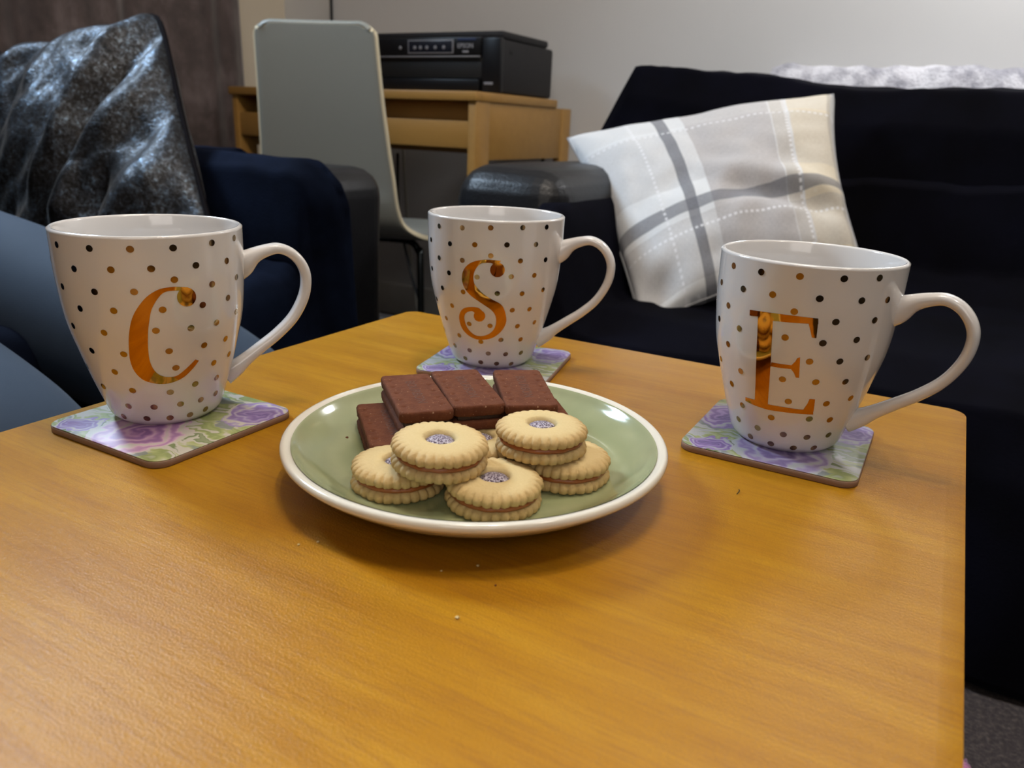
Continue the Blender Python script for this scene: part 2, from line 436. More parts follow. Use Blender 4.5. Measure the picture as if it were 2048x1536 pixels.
def R_throw(u, v):
    P = [(2.005, .45), (1.995, .66), (1.985, .765), (1.94, .795), (1.82, .797), (1.70, .785), (1.665, .72), (1.64, .56), (1.61, .43), (1.52, .392), (1.3, .384), (1.12, .382), (1.045, .358), (1.018, .28), (1.015, .14), (1.018, .012)]
    q = v * (len(P) - 1); i = min(int(q), len(P) - 2); t = q - i; t = t * t * (3 - 2 * t) * .3 + t * .7
    y = P[i][0] * (1 - t) + P[i + 1][0] * t; z = P[i][1] * (1 - t) + P[i + 1][1] * t
    xl = -.735 + .17 * sm(.40, .60, v)
    x = xl + (1.28 - xl) * u
    if v < .45: z -= .135 * max(0, 1 - u / .036) * (1 if z > .6 else .3)
    arm = sm(-.46, -.535, x)
    if v > .5: z += arm * .165 * min(1, max(0, z / .42)); y -= arm * .0 + .012 * arm
    w = .010 * noise.noise(Vector((x * 7, y * 3, z * 3))) + .004 * noise.noise(Vector((x * 22, y * 9, z * 9)))
    slope = -.085 * sm(.03, .30, u) * (1 if v < .45 else 0)
    if v > .78: y += .016 * math.sin(x * 19 + noise.noise(Vector((x * 3, 0, 0))) * 4) * sm(.78, 1, v) - .012
    return (x, y - abs(w) * .5, z + w + slope * .5 + (.004 if v < .78 else 0))
tr = grid('throw_blanket', 170, 130, R_throw, NAVY, None, .006, offset=1)
tag(tr, 'near-black navy velvet throw draped over the sofa at the right', 'throw', 'navy velvet throws')

# furry grey white blanket strip on top at the wall
def fur():
    b = NB('mottled_white_fur'); c = b.obj(); n = b.noise(c, 22, 4, .6)
    b.set(color=b.ramp(n, [(.36, rgb(160, 160, 172)), (.5, rgb(205, 205, 214)), (.6, rgb(236, 236, 244))]), rough=.9, sheen=.4)
    b.bump(b.noise(c, 200, 3), .8, .006); return b.m
def fur_f(u, v):
    a = v * 2 * math.pi; x = -.50 + 1.95 * u
    r = .9 + .22 * noise.noise(Vector((x * 16, math.cos(a), math.sin(a)))); e = min(1, u * 40, (1 - u) * 40)
    zt = .812 - .012 * u
    return (x, 2.068 + .045 * r * math.cos(a) * e, zt - .14 + .155 * (r * .5 + .5) * math.sin(a) * e)
tag(grid('fur_blanket', 160, 24, fur_f, fur()), 'mottled white and grey furry blanket tucked between sofa back and wall', 'blanket')

sl = empty('sofa', (0, 0, 0)); tag(sl, 'black leather sofa along the left wall, its arm below the grey chair', 'sofa', 'black leather sofas')
sofa_part('frame', (-1.90, -.88, -1.1, 1.04, .05, .30), .03, sl)
sofa_part('armrest', (-1.84, -.845, .85, 1.076, .06, .582), .050, sl, .006)
sofa_part('armrest', (-1.84, -.848, -1.15, -.94, .06, .577), .055, sl, .006)
sofa_part('backrest', (-1.90, -1.66, -1.08, .98, .28, .762), .07, sl, .004)
for k in range(2): sofa_part('seat_cushion', (-1.66, -.86, -.935 + k * .893, -.05 + k * .893, .29, .405), .035, sl, .002)
for xx in (-1.84, -.94):
    for yy in (-1.08, .98): box('foot', xx - .025, xx + .025, yy - .025, yy + .025, 0, .055, BLK, sl, .004)
def L_throw(u, v):
    P = [(1.092, .40, .40), (1.092, .50, .43), (1.078, .565, .46), (1.04, .582, .47), (.98, .586, .50), (.925, .586, .58), (.872, .585, 1.00), (.845, .568, 1.15), (.838, .50, 1.17), (.832, .44, 1.17), (.80, .424, 1.16), (.7, .42, 1.16), (.5, .42, 1.17), (.2, .42, 1.16), (-.2, .42, 1.17), (-.7, .42, 1.16)]
    q = v * (len(P) - 1); i = min(int(q), len(P) - 2); t = q - i
    y, z, L = [P[i][k] * (1 - t) + P[i + 1][k] * t for k in range(3)]
    y += .0
    l = L * u; Lx = .815; rc = .03
    if l < Lx - rc: x = -1.65 + l; dz = 0
    elif l < Lx - rc + rc * 1.57:
        a = (l - Lx + rc) / rc; x = -1.65 + Lx - rc + rc * math.sin(a); dz = -rc * (1 - math.cos(a))
    else: x = -1.65 + Lx; dz = -rc - (l - Lx + rc - rc * 1.57)
    w = noise.noise(Vector((x * 6, y * 8, z * 3))) * .010 + noise.noise(Vector((x * 20, y * 22, 0))) * .004
    bulge = .03 * sm(.25, .36, v) * sm(.50, .42, v) * sm(0, .06, -dz) 
    z2 = z + dz + w * (1 if v > .1 else .3) + .004
    if dz < -.05: x += .010 * math.sin(y * 40) * sm(.05, .3, -dz)
    if v < .6 and dz < 0: y += -dz * .20 * sm(.55, .42, v)
    return (x + bulge + abs(w) * .8 + .012, y, max(z2, .02))
tl = grid('throw_blanket', 120, 190, L_throw, NAVY2, None, .006, offset=-1)
tag(tl, 'dark blue velvet throw over the seat and arm of the sofa at the left', 'throw', 'navy velvet throws')

# ------------------------------------------------------------------ cushions
def cushion(name, corners, thick, mat, parent, fold, N=70, pull=.03, rnd=.05):
    A, B, Cc, D = [Vector(c) for c in corners]          # top-left, top-right, bottom-right, bottom-left seen from the front
    nrm = (B - A).cross(D - A).normalized()             # towards the back
    vs = []; uv = []
    for side in (0, 1):
        for j in range(N + 1):
            for i in range(N + 1):
                u, v = i / N, j / N
                a, b = 2 * u - 1, 2 * v - 1
                # edges curve inward between the corners
                kc = 1 - rnd * (a * b) ** 8
                uu = .5 + .5 * a * kc * (1 - pull * (1 - b * b)); vv = .5 + .5 * b * kc * (1 - pull * (1 - a * a))
                p = (A * (1 - uu) + B * uu) * (1 - vv) + (D * (1 - uu) + Cc * uu) * vv
                h = thick * (max(0, (1 - a * a) * (1 - b * b)) ** .42) * (1 - .25 * (a * a * b * b))
                f = fold(u, v, side) * min(1, 6 * min(u, v, 1 - u, 1 - v) + .25)
                p = p - nrm * (h + f) * (1 if side == 0 else -1)
                vs.append(p); uv.append((u, 1 - v))
    m = N + 1; fs = []
    for s in (0, 1):
        o_ = s * m * m
        for j in range(N):
            for i in range(N):
                q = (o_ + j * m + i, o_ + (j + 1) * m + i, o_ + (j + 1) * m + i + 1, o_ + j * m + i + 1)
                fs.append(q if s == 0 else q[::-1])
    o = mesh_obj(name, vs, fs, mat, parent)
    l = o.data.uv_layers.new(name='uv')
    for lp in o.data.loops: l.data[lp.index].uv = uv[lp.vertex_index]
    bm = bmesh.new(); bm.from_mesh(o.data); bmesh.ops.remove_doubles(bm, verts=bm.verts, dist=.0004); bmesh.ops.recalc_face_normals(bm, faces=bm.faces); bm.to_mesh(o.data); bm.free()
    edge = []
    for k in range(4 * 24):
        s, t = divmod(k, 24); t /= 24
        u, v = ((t, 0), (1, t), (1 - t, 1), (0, 1 - t))[s]
        a, b = 2 * u - 1, 2 * v - 1
        kc = 1 - rnd * (a * b) ** 8
        uu = .5 + .5 * a * kc * (1 - pull * (1 - b * b)); vv = .5 + .5 * b * kc * (1 - pull * (1 - a * a))
        edge.append((A * (1 - uu) + B * uu) * (1 - vv) + (D * (1 - uu) + Cc * uu) * vv)
    edge.append(edge[0])
    return o, edge
def plaid():
    b = NB('checked_linen'); tc = b.n('ShaderNodeTexCoord'); uv = tc.outputs['UV']
    wob = b.noise(uv, 3, 2); s = b.sep(uv); u, v = s[0], b.math('SUBTRACT', 1.0, s[1])
    u = b.math('ADD', u, b.math('MULTIPLY', b.math('SUBTRACT', wob, .5), .02))
    def band(x, c, w):  # 1 inside the band
        return b.math('LESS_THAN', b.math('ABSOLUTE', b.math('SUBTRACT', x, c)), w)
    base = (.74, .75, .76); col = b.mix(band(u, .58, .16), base, (.50, .48, .48))
    col = b.mix(band(u, .90, .085), col, (.70, .62, .48))
    col = b.mix(band(u, .775, .03), col, (.56, .53, .49))
    h1 = b.math('MULTIPLY', band(v, .37, .18), .35); col = b.mix(h1, col, (.40, .38, .375))
    h2 = b.math('MULTIPLY', band(v, .84, .12), .45); col = b.mix(h2, col, (.40, .38, .38))
    h3 = b.math('MULTIPLY', band(v, .10, .07), .3); col = b.mix(h3, col, (.62, .61, .60))
    col = b.mix(b.math('MULTIPLY', band(u, .985, .014), .5), col, (.3, .28, .26))
    col = b.mix(b.math('MULTIPLY', band(u, .335, .024), .8), col, (.125, .13, .155))
    col = b.mix(b.math('MULTIPLY', band(v, .665, .028), .75), col, (.14, .145, .17))
    def dots(x, c, y): return b.math('MULTIPLY', band(x, c, .0055), b.math('GREATER_THAN', b.math('FRACT', b.math('MULTIPLY', y, 42.0)), .45))
    for d in (dots(u, .215, v), dots(u, .80, v), dots(v, .775, u), dots(v, .20, u)): col = b.mix(b.math('MULTIPLY', d, .7), col, (.85, .85, .88))
    wv = b.n('ShaderNodeTexWave'); b.put(wv.inputs[0], uv); wv.inputs['Scale'].default_value = 110; wv.bands_direction = 'X'
    wh = b.n('ShaderNodeTexWave'); b.put(wh.inputs[0], uv); wh.inputs['Scale'].default_value = 110; wh.bands_direction = 'Y'
    th = b.noise(b.vmap(uv, scale=(60, 400, 1)), 1, 2); th2 = b.noise(b.vmap(uv, scale=(400, 60, 1)), 1, 2)
    t = b.math('MULTIPLY', b.math('ADD', th, th2), .5)
    col = b.mix(.22, col, b.ramp(t, [(.35, .25), (.65, .9)]), 'OVERLAY')
    b.set(color=col, rough=.9, sheen=.1); b.bump(b.math('ADD', b.math('ADD', wv.outputs[1], wh.outputs[1]), t), .25, .0008); return b.m
def foldR(u, v, s):
    f = .010 * noise.noise(Vector((u * 3.2, v * 3.2, s * 7)))
    # crease running from the middle down to the lower right, and a dent at the bottom left
    d = (v - .62) - .38 * (u - .50)
    f += -.020 * math.exp(-(d / .06) ** 2) * sm(.45, .62, u) * (1 - s)
    f += .012 * math.exp(-((d + .10) / .07) ** 2) * sm(.4, .6, u) * (1 - s)
    f += -.03 * math.exp(-((u - .10) / .10) ** 2 - ((v - .93) / .06) ** 2) * (1 - s)
    f += .006 * noise.noise(Vector((u * 9, v * 9, s * 3)))
    return f
cr = empty('scatter_cushion', (-.365, 1.41, .55)); tag(cr, 'grey, white and cream checked cushion leaning on the navy throw of the sofa', 'cushion')
off = Vector((-.365, 1.41, .55))
CR = [Vector(p) - off for p in ((-.695, 1.44, .636), (-.234, 1.62, .735), (-.118, 1.36, .478), (-.405, 1.165, .352))]
_, ed = cushion('cover', CR, .078, plaid(), cr, foldR, 90, .075, .012)
tube('seam', ed, .0022, plain('grey_seam', rgb(150, 150, 152), .8), cr, 6, 1)

def crushed():
    b = NB('crushed_velvet'); c = b.obj()
    n1 = b.noise(c, 95, 5, .75, .5); n2 = b.noise(c, 16, 3, .6, .5); n3 = b.noise(c, 210, 3, .6)
    t = b.math('ADD', b.math('ADD', b.math('MULTIPLY', n1, .5), b.math('MULTIPLY', n2, .2)), b.math('MULTIPLY', n3, .3))
    col = b.ramp(t, [(.38, (.004, .004, .004)), (.48, (.020, .018, .018)), (.56, (.055, .064, .078)), (.66, (.16, .23, .31))])
    b.set(color=col, rough=b.ramp(t, [(.4, .50), (.6, .32)]), metal=.8, sheen=.15, sheenr=.3)
    b.bump(t, .6, .004); return b.m
def foldL(u, v, s):
    # long pulled folds that fan out from the top right corner to the lower left
    q = .80 * u + .60 * v - .22 * (u - .6) * (u - .6) * (1 if u > .6 else -.3)
    d = -.60 * u + .80 * v
    n = noise.noise(Vector((q * 2.2, d * 1.3, 0)))
    w = math.sin(q * 30 + 3.6 * n); w = w * (.75 + .25 * abs(w))
    f = .027 * w * (.45 + .55 * abs(noise.noise(Vector((q * 3, d * 1.6, 5)))) * 2)
    f += .012 * noise.noise(Vector((q * 9, d * 2.0, 3))) + .007 * noise.noise(Vector((q * 24, d * 5, 1)))
    return f if s == 0 else f * .3
cl = empty('scatter_cushion', (-1.25, .82, .42)); tag(cl, 'crushed velvet cushion in steel blue and black leaning against the left sofa arm', 'cushion')
off = Vector((-1.25, .82, .42))
CLc = [Vector(p) - off for p in ((-1.63, .90, .742), (-1.20, .925, .812), (-.865, .735, .425), (-1.37, .70, .43))]
_, ed = cushion('cover', CLc, .060, crushed(), cl, foldL, 150, .045, .06)
tube('piping', ed, .0045, plain('dark_piping', (.006, .005, .006), .95, spec=.05), cl, 8, 1)

# ------------------------------------------------------------------ person seated on the left sofa (mostly outside the frame)
def skin_obj(name, chains, mat, parent, sub=2):
    """chains: list of vertex lists [(x,y,z,r)], the first chain holds the root; later chains start on an index of an earlier vertex"""
    vs = []; es = []; rs = []
    for start, pts in chains:
        prev = start
        for (x, y, z, r) in pts:
            vs.append((x, y, z)); rs.append(r); k = len(vs) - 1
            if prev is not None: es.append((prev, k))
            prev = k
    me = bpy.data.meshes.new(name); me.from_pydata(vs, es, []); me.update()
    o = bpy.data.objects.new(name, me); COL.objects.link(o)
    if parent: o.parent = parent
    me.materials.append(mat)
    sk = o.modifiers.new('skin', 'SKIN'); sk.use_smooth_shade = True
    for i, r in enumerate(rs):
        me.skin_vertices[0].data[i].radius = (r, r); me.skin_vertices[0].data[i].use_root = (i == 0)
    ss = o.modifiers.new('sub', 'SUBSURF'); ss.levels = sub; ss.render_levels = sub
    return o
def solid_limbs(name, chains, mat, parent, voxel=.010):
    """one continuous surface grown from overlapping tapered limbs"""
    bm = bmesh.new()
    pts = [p for _, c in chains for p in c]; segs = []; k = 0
    for start, c in chains:
        prev = start
        for p in c:
            if prev is not None: segs.append((prev, k))
            prev = k; k += 1
    def ball(p):
        r = bmesh.ops.create_icosphere(bm, subdivisions=3, radius=p[3])
        for v in r['verts']: v.co += Vector(p[:3])
    for a, b in segs:
        A, B = pts[a], pts[b]; n = max(2, int((Vector(A[:3]) - Vector(B[:3])).length / (.22 * min(A[3], B[3]))))
        for i in range(n + 1):
            t = i / n; ball(tuple(x * (1 - t) + y * t for x, y in zip(A, B)))
    o = bm_obj(name, bm, mat, parent)
    rm = o.modifiers.new('merge', 'REMESH'); rm.mode = 'VOXEL'; rm.voxel_size = voxel; rm.use_smooth_shade = True
    sm_ = o.modifiers.new('soften', 'SMOOTH'); sm_.iterations = 8; sm_.factor = .6
    return o
def denim():
    b = NB('blue_denim'); c = b.obj(); n = b.noise(c, 9, 4, .6)
    w = b.n('ShaderNodeTexWave'); b.put(w.inputs[0], c); w.inputs['Scale'].default_value = 260; w.bands_direction = 'DIAGONAL'
    b.set(color=b.mix(n, (.008, .021, .046), (.016, .036, .068)), rough=.85, sheen=.05, sheenr=.5)
    b.bump(b.math('ADD', b.math('MULTIPLY', b.noise(c, 600, 2), .3), n), .3, .0015); return b.m
SKIN = NB('skin'); SKIN.set(color=(.58, .36, .26), rough=.5, sss=.08); SKIN = SKIN.m
JUMP = plain('charcoal_jumper_knit', (.05, .05, .06), .9)
per = empty('person', (-1.40, .40, .42)); tag(per, 'person in blue jeans sitting on the left sofa, only the legs in view', 'person')
def L3(p): return (p[0] + 1.40, p[1] - .40, p[2] - .42) + tuple(p[3:])
HF = (-1.37, .49, .475); KF = (-.60, .535, .370); AF = (-.575, .50, .10)
HN = (-1.37, .31, .475); KN = (-.565, .285, .382); AN = (-.535, .27, .10)
body = [(None, [L3((-1.40, .40, .50, .085)), L3((-1.44, .40, .62, .10)), L3((-1.48, .40, .78, .12)), L3((-1.49, .40, .90, .10)), L3((-1.47, .40, .98, .055)), L3((-1.455, .40, 1.03, .05)), L3((-1.445, .40, 1.10, .078)), L3((-1.445, .40, 1.17, .088)), L3((-1.45, .40, 1.22, .06))]),
        (3, [L3((-1.49, .47, .90, .075)), L3((-1.48, .55, .885, .056)), L3((-1.42, .60, .74, .042)), L3((-1.33, .585, .62, .036)), L3((-1.24, .55, .585, .027)), L3((-1.19, .53, .580, .022))]),
        (3, [L3((-1.49, .33, .90, .075)), L3((-1.48, .25, .885, .056)), L3((-1.42, .20, .74, .042)), L3((-1.33, .215, .62, .036)), L3((-1.26, .24, .585, .027)), L3((-1.20, .26, .580, .022))]),
        (0, [L3((HF[0], HF[1], HF[2], 0.0562)), L3((-1.0, .505, .435, 0.0504)), L3((KF[0], KF[1], KF[2], 0.0374)), L3((-.60, .52, .25, 0.0360)), L3((AF[0], AF[1], AF[2], 0.0259)), L3((-.50, .495, .05, 0.0245)), L3((-.42, .495, .035, 0.0202))]),
        (0, [L3((HN[0], HN[1], HN[2], 0.0562)), L3((-1.0, .30, .44, 0.0504)), L3((KN[0], KN[1], KN[2], 0.0374)), L3((-.56, .28, .25, 0.0360)), L3((AN[0], AN[1], AN[2], 0.0259)), L3((-.46, .265, .05, 0.0245)), L3((-.38, .265, .035, 0.0202))])]
solid_limbs('body', body, SKIN, per)
jeans = [(None, [L3((-1.40, .40, .50, .13)), L3((-1.425, .40, .58, .128))]),
         (0, [L3((HF[0] + .05, HF[1], HF[2] - .0, .100)), L3((-1.15, .495, .455, .102)), L3((-.95, .505, .435, .096)), L3((-.75, .52, .400, .084)), L3((KF[0], KF[1], KF[2] - .012, .072)), L3((-.590, .525, .28, .066)), L3((-.585, .505, .12, .056))]),
         (0, [L3((HN[0] + .05, HN[1], HN[2] - .0, .100)), L3((-1.15, .302, .455, .098)), L3((-.95, .295, .432, .092)), L3((-.75, .29, .412, .084)), L3((KN[0], KN[1], KN[2] - .000, .074)), L3((-.552, .28, .28, .066)), L3((-.545, .27, .12, .056))])]
skin_obj('jeans', jeans, denim(), per, 3)
jump = [(None, [L3((-1.415, .40, .50, .150)), L3((-1.43, .40, .58, .138)), L3((-1.46, .40, .68, .125)), L3((-1.485, .40, .80, .132)), L3((-1.49, .40, .89, .112)), L3((-1.475, .40, .965, .066))]),
        (4, [L3((-1.49, .485, .895, .100)), L3((-1.475, .560, .875, .072)), L3((-1.42, .605, .745, .056)), L3((-1.33, .588, .625, .048)), L3((-1.26, .555, .595, .036))]),
        (4, [L3((-1.49, .315, .895, .100)), L3((-1.475, .240, .875, .072)), L3((-1.42, .195, .745, .056)), L3((-1.33, .212, .625, .048)), L3((-1.27, .235, .595, .036))])]
solid_limbs('jumper', jump, JUMP, per)
for s, bx, by in ((1, -1.19, .53), (-1, -1.20, .26)):
    for k, (dy, ln) in enumerate(((-.027, .85), (-.009, .98), (.009, 1.0), (.026, .8))):
        q = by + dy
        skin_obj('finger', [(None, [L3((bx - .01, q, .578, .011)), L3((bx + .035, q + dy * .15, .577, .009)), L3((bx + .035 + .026 * ln, q + dy * .2, .568, .008)), L3((bx + .035 + .045 * ln, q + dy * .2, .555, .007))])], SKIN, per, 1)
    skin_obj('thumb', [(None, [L3((bx - .03, by - s * .025, .578, .012)), L3((bx - .002, by - s * .048, .575, .010)), L3((bx + .025, by - s * .055, .568, .008))])], SKIN, per, 1)
HAIR = plain('brown_hair', (.05, .028, .015), .6)
def blob(name, c, r, mat, parent, seg=24):
    bm = bmesh.new(); bmesh.ops.create_uvsphere(bm, u_segments=seg, v_segments=seg // 2, radius=1)
    for v in bm.verts: v.co = Vector((v.co.x * r[0], v.co.y * r[1], v.co.z * r[2]))
    return bm_obj(name, bm, mat, parent, loc=c)
blob('hair', L3((-1.472, .40, 1.190)), (.104, .096, .112), HAIR, per)
blob('nose', L3((-1.350, .40, 1.125)), (.018, .013, .020), SKIN, per)
WH = plain('eye_white', (.8, .8, .8), .2)
for sy in (-1, 1):
    e = blob('eye', L3((-1.372, .40 + sy * .032, 1.150)), (.012, .013, .010), WH, per, 16)
    blob('iris', (.010, 0, 0), (.004, .006, .006), HAIR, e, 12)
    blob('ear', L3((-1.45, .40 + sy * .088, 1.13)), (.018, .008, .028), SKIN, per, 16)
blob('mouth', L3((-1.366, .40, 1.088)), (.008, .024, .006), plain('lips', (.45, .16, .14), .5), per, 16)
SHOE = plain('dark_sock', (.02, .02, .025), .9)
for (ax, ay) in ((AF[0], AF[1]), (AN[0], AN[1])):
    skin_obj('sock', [(None, [L3((ax, ay, .12, .045)), L3((ax + .02, ay, .055, .046)), L3((ax + .09, ay - .003, .044, .042)), L3((ax + .17, ay - .003, .036, .034))])], SHOE, per)

# pink edge of something fluffy on the carpet
def pink():
    b = NB('pink_wool'); n = b.noise(b.obj(), 60, 4, .7)
    b.set(color=b.ramp(n, [(.35, rgb(96, 52, 84)), (.6, rgb(190, 110, 160))]), rough=.95, sheen=.3); b.bump(n, 1, .01); return b.m
sp = empty('slipper', (.098, .688, 0), math.radians(-6)); tag(sp, 'fluffy pink slipper lying on the carpet beside the table', 'slipper')
bm = bmesh.new(); bmesh.ops.create_icosphere(bm, subdivisions=5, radius=1)
for v in bm.verts: v.co = Vector((v.co.x * .050 * (1 - .12 * v.co.y * -1), v.co.y * .130, max(-1, min(1, v.co.z * 2.5)) * .008 + .009))
bm_obj('sole', bm, plain('slipper_sole', (.12, .08, .10), .8), sp)
PINK = pink()
bm = bmesh.new(); bmesh.ops.create_icosphere(bm, subdivisions=6, radius=1)
for v in bm.verts:
    n = noise.noise(v.co * 5) * .10 + noise.noise(v.co * 17) * .09
    z = max(0, v.co.z); y = v.co.y
    v.co = Vector((v.co.x * .050, .045 + y * .085, .014 + z * .050)) + Vector((v.co.x, y, z)) * n * .05
bm_obj('upper', bm, PINK, sp)
def cuff(u, w):
    a = 2 * math.pi * u; b = 2 * math.pi * w; r = .012 + .004 * noise.noise(Vector((a * 3, b * 2, 0)))
    return ((.040 + r * math.cos(b)) * math.cos(a), -.050 + (.065 + r * math.cos(b)) * math.sin(a), .026 + .012 * math.sin(a) + r * math.sin(b))
grid('fluffy_cuff', 60, 14, cuff, PINK, sp)

# ------------------------------------------------------------------ coffee table
def veneer():
    b = NB('honey_wood_veneer'); c = b.obj()
    g1 = b.noise(b.vmap(c, scale=(5, 70, 8)), 1, 5, .6, .3)          # long grain along x
    g2 = b.noise(b.vmap(c, scale=(38, 620, 20)), 1, 4, .65)            # fine streaks
    g3 = b.noise(b.vmap(c, rot=(0, 0, .15), scale=(3.2, 9, 4)), 1, 3, .5, .5)            # broad blotches
    col = b.ramp(b.math('ADD', b.math('MULTIPLY', g1, .55), b.math('MULTIPLY', g3, .45)),
                 [(.32, (.34, .140, .0050)), (.5, (.415, .187, .007)), (.68, (.50, .250, .014))])
    col = b.mix(b.ramp(g2, [(.47, 0.0), (.68, .55)]), col, (.30, .120, .014))
    # worn dark specks near the left coaster
    s = b.sep(c)
    sp = b.noise(c, 160, 3, .7); sp2 = b.noise(c, 30, 2)
    dx = b.math('SUBTRACT', s[0], -.285); dy = b.math('SUBTRACT', s[1], .208)
    dist = b.math('SQRT', b.math('ADD', b.math('MULTIPLY', dx, dx), b.math('MULTIPLY', dy, dy)))
    near = b.ramp(dist, [(.012, 1.0), (.04, 0.0)])
    col = b.mix(b.math('MULTIPLY', b.math('MULTIPLY', b.ramp(sp, [(.55, 0.0), (.62, 1.0)]), near), .55), col, (.14, .045, .010))
    peb = b.noise(b.vmap(c, scale=(1, 1.5, 1)), 900, 3, .7)
    b.set(color=col, rough=b.ramp(g3, [(.3, .29), (.7, .34)]), spec=.32)
    b.bump(b.math('ADD', b.math('MULTIPLY', peb, .8), b.math('MULTIPLY', g2, .5)), .55, .0006); return b.m
VEN = veneer()
EDGE = NB('red_brown_edge'); EDGE.set(color=(.17, .06, .018), rough=.5); EDGE = EDGE.m
tb = empty('coffee_table', (-.195, .105, 0)); tag(tb, 'honey-coloured wooden coffee table with rounded corners carrying mugs and biscuits', 'table')
X0, X1, Y0, Y1 = -.4225 + .195, .0325 + .195, -.36 - .105, .567 - .105
slab('table_top', X1 - X0, Y1 - Y0, .0012, .012, VEN, tb, .0006, z0=TT - .0012, cx=(X0 + X1) / 2, cy=(Y0 + Y1) / 2)
slab('top_core', X1 - X0 - .0008, Y1 - Y0 - .0008, .0238, .012, EDGE, tb, .001, z0=TT - .025, cx=(X0 + X1) / 2, cy=(Y0 + Y1) / 2)
for lx in (X0 + .045, X1 - .045):
    for ly in (Y0 + .045, Y1 - .045): box('leg', lx - .022, lx + .022, ly - .022, ly + .022, 0, TT - .025, VEN, tb, .003)
for lx in (X0 + .035, X1 - .035): box('apron', lx - .008, lx + .008, Y0 + .068, Y1 - .068, TT - .085, TT - .025, VEN, tb, .002)
for ly in (Y0 + .035, Y1 - .035): box('apron', X0 + .068, X1 - .068, ly - .008, ly + .008, TT - .085, TT - .025, VEN, tb, .002)

# ------------------------------------------------------------------ coasters
def floral(tone):
    """printed roses and leaves; tone 0 = pinker, 1 = greyer"""
    b = NB('floral_print'); c = b.obj()
    wa = b.n('ShaderNodeTexNoise'); b.put(wa.inputs[0], c); wa.inputs['Scale'].default_value = 70; wa.inputs['Detail'].default_value = 2
    wv = b.n('ShaderNodeVectorMath', operation='SUBTRACT'); b.put(wv.inputs[0], wa.outputs[1]); wv.inputs[1].default_value = (.5, .5, .5)
    ws = b.n('ShaderNodeVectorMath', operation='SCALE'); b.put(ws.inputs[0], wv.outputs[0]); ws.inputs['Scale'].default_value = .022
    wc = b.n('ShaderNodeVectorMath', operation='ADD'); b.put(wc.inputs[0], c); b.put(wc.inputs[1], ws.outputs[0]); w = wc.outputs[0]
    cream = (.64, .60, .50) if tone == 0 else (.56, .56, .52)
    # leaves: stretched cells of green on cream
    lf = b.noise(b.vmap(w, rot=(0, 0, .7), scale=(26, 90, 1)), 1, 2, .5, .6)
    col = b.ramp(lf, [(.40, cream), (.44, (.30, .36, .12)), (.50, (.46, .50, .20)), (.54, cream), (.60, cream), (.63, (.20, .26, .10)), (.70, (.30, .34, .18))], 'LINEAR')
    lf2 = b.noise(b.vmap(w, loc=(.3, 0, 0), rot=(0, 0, -.8), scale=(30, 70, 1)), 1, 1, .5, .2)
    col = b.mix(b.ramp(lf2, [(.60, 0.0), (.63, .85)]), col, (.24, .27, .26))
    s = b.sep(w)
    def rose(cx, cy, R, c0, c1, c2):
        nonlocal col
        dx = b.math('SUBTRACT', s[0], cx); dy = b.math('SUBTRACT', s[1], cy)
        d = b.math('SQRT', b.math('ADD', b.math('MULTIPLY', dx, dx), b.math('MULTIPLY', dy, dy)))
        q = b.math('DIVIDE', d, R)
        ang = b.math('ARCTAN2', dy, dx)
        rings = b.math('SINE', b.math('ADD', b.math('MULTIPLY', q, 21.0), b.math('MULTIPLY', ang, 2.0)))
        t = b.math('ADD', b.math('MULTIPLY', rings, .28), b.math('ADD', .12, b.math('MULTIPLY', q, .75)))
        rc = b.ramp(t, [(.0, c0), (.45, c1), (.75, c2), (.95, cream)])
        m = b.math('LESS_THAN', q, 1.0)
        col = b.mix(m, col, rc)
    P0, P1, P2 = ((.28, .13, .33), (.48, .25, .46), (.74, .50, .60)) if tone == 0 else ((.20, .14, .30), (.36, .27, .46), (.52, .46, .58))
    rose(-.030, -.038, .0115, P0, (.30, .18, .42), (.44, .32, .56))
    rose(.034, .028, .019, (.20, .13, .33), (.32, .22, .46), (.44, .36, .56))
    rose(-.033, .012, .020, P0, (.30, .19, .42), (.46, .34, .58))
    rose(.006, -.026, .027, P0, P1, P2)
    s2 = b.sep(c); ex = b.math('MAXIMUM', b.math('ABSOLUTE', s2[0]), b.math('ABSOLUTE', s2[1]))
    b.set(color=b.mix(1.0, col, (.80, .78, .80) if tone == 0 else (.66, .65, .70), 'MULTIPLY'), rough=.45, spec=.4); return b.m
FL0, FL1 = floral(0), floral(1)
CORK = NB('coaster_hardboard'); CORK.set(color=(.23, .135, .085), rough=.7); CORK = CORK.m
def coaster(x, y, rz, mat, lab, prz=0.0, size=.093):
    o = empty('coaster', (x, y, TT), rz); tag(o, lab, 'coaster', 'floral square coasters')
    slab('board', size, size, .0036, .009, CORK, o, .0004)
    p = slab('printed_face', size - .0006, size - .0006, .0005, .0088, mat, o, .0002, z0=.0036)
    return o
coaster(-.3598, .2610, math.radians(0), FL0, 'square pink and green rose coaster under the mug lettered C')
coaster(-.2705, .4670, math.radians(12), FL1, 'square purple floral coaster under the mug lettered S behind the plate')
coaster(-.0625, .4380, math.radians(0), FL1, 'square lilac and green floral coaster under the mug lettered E')

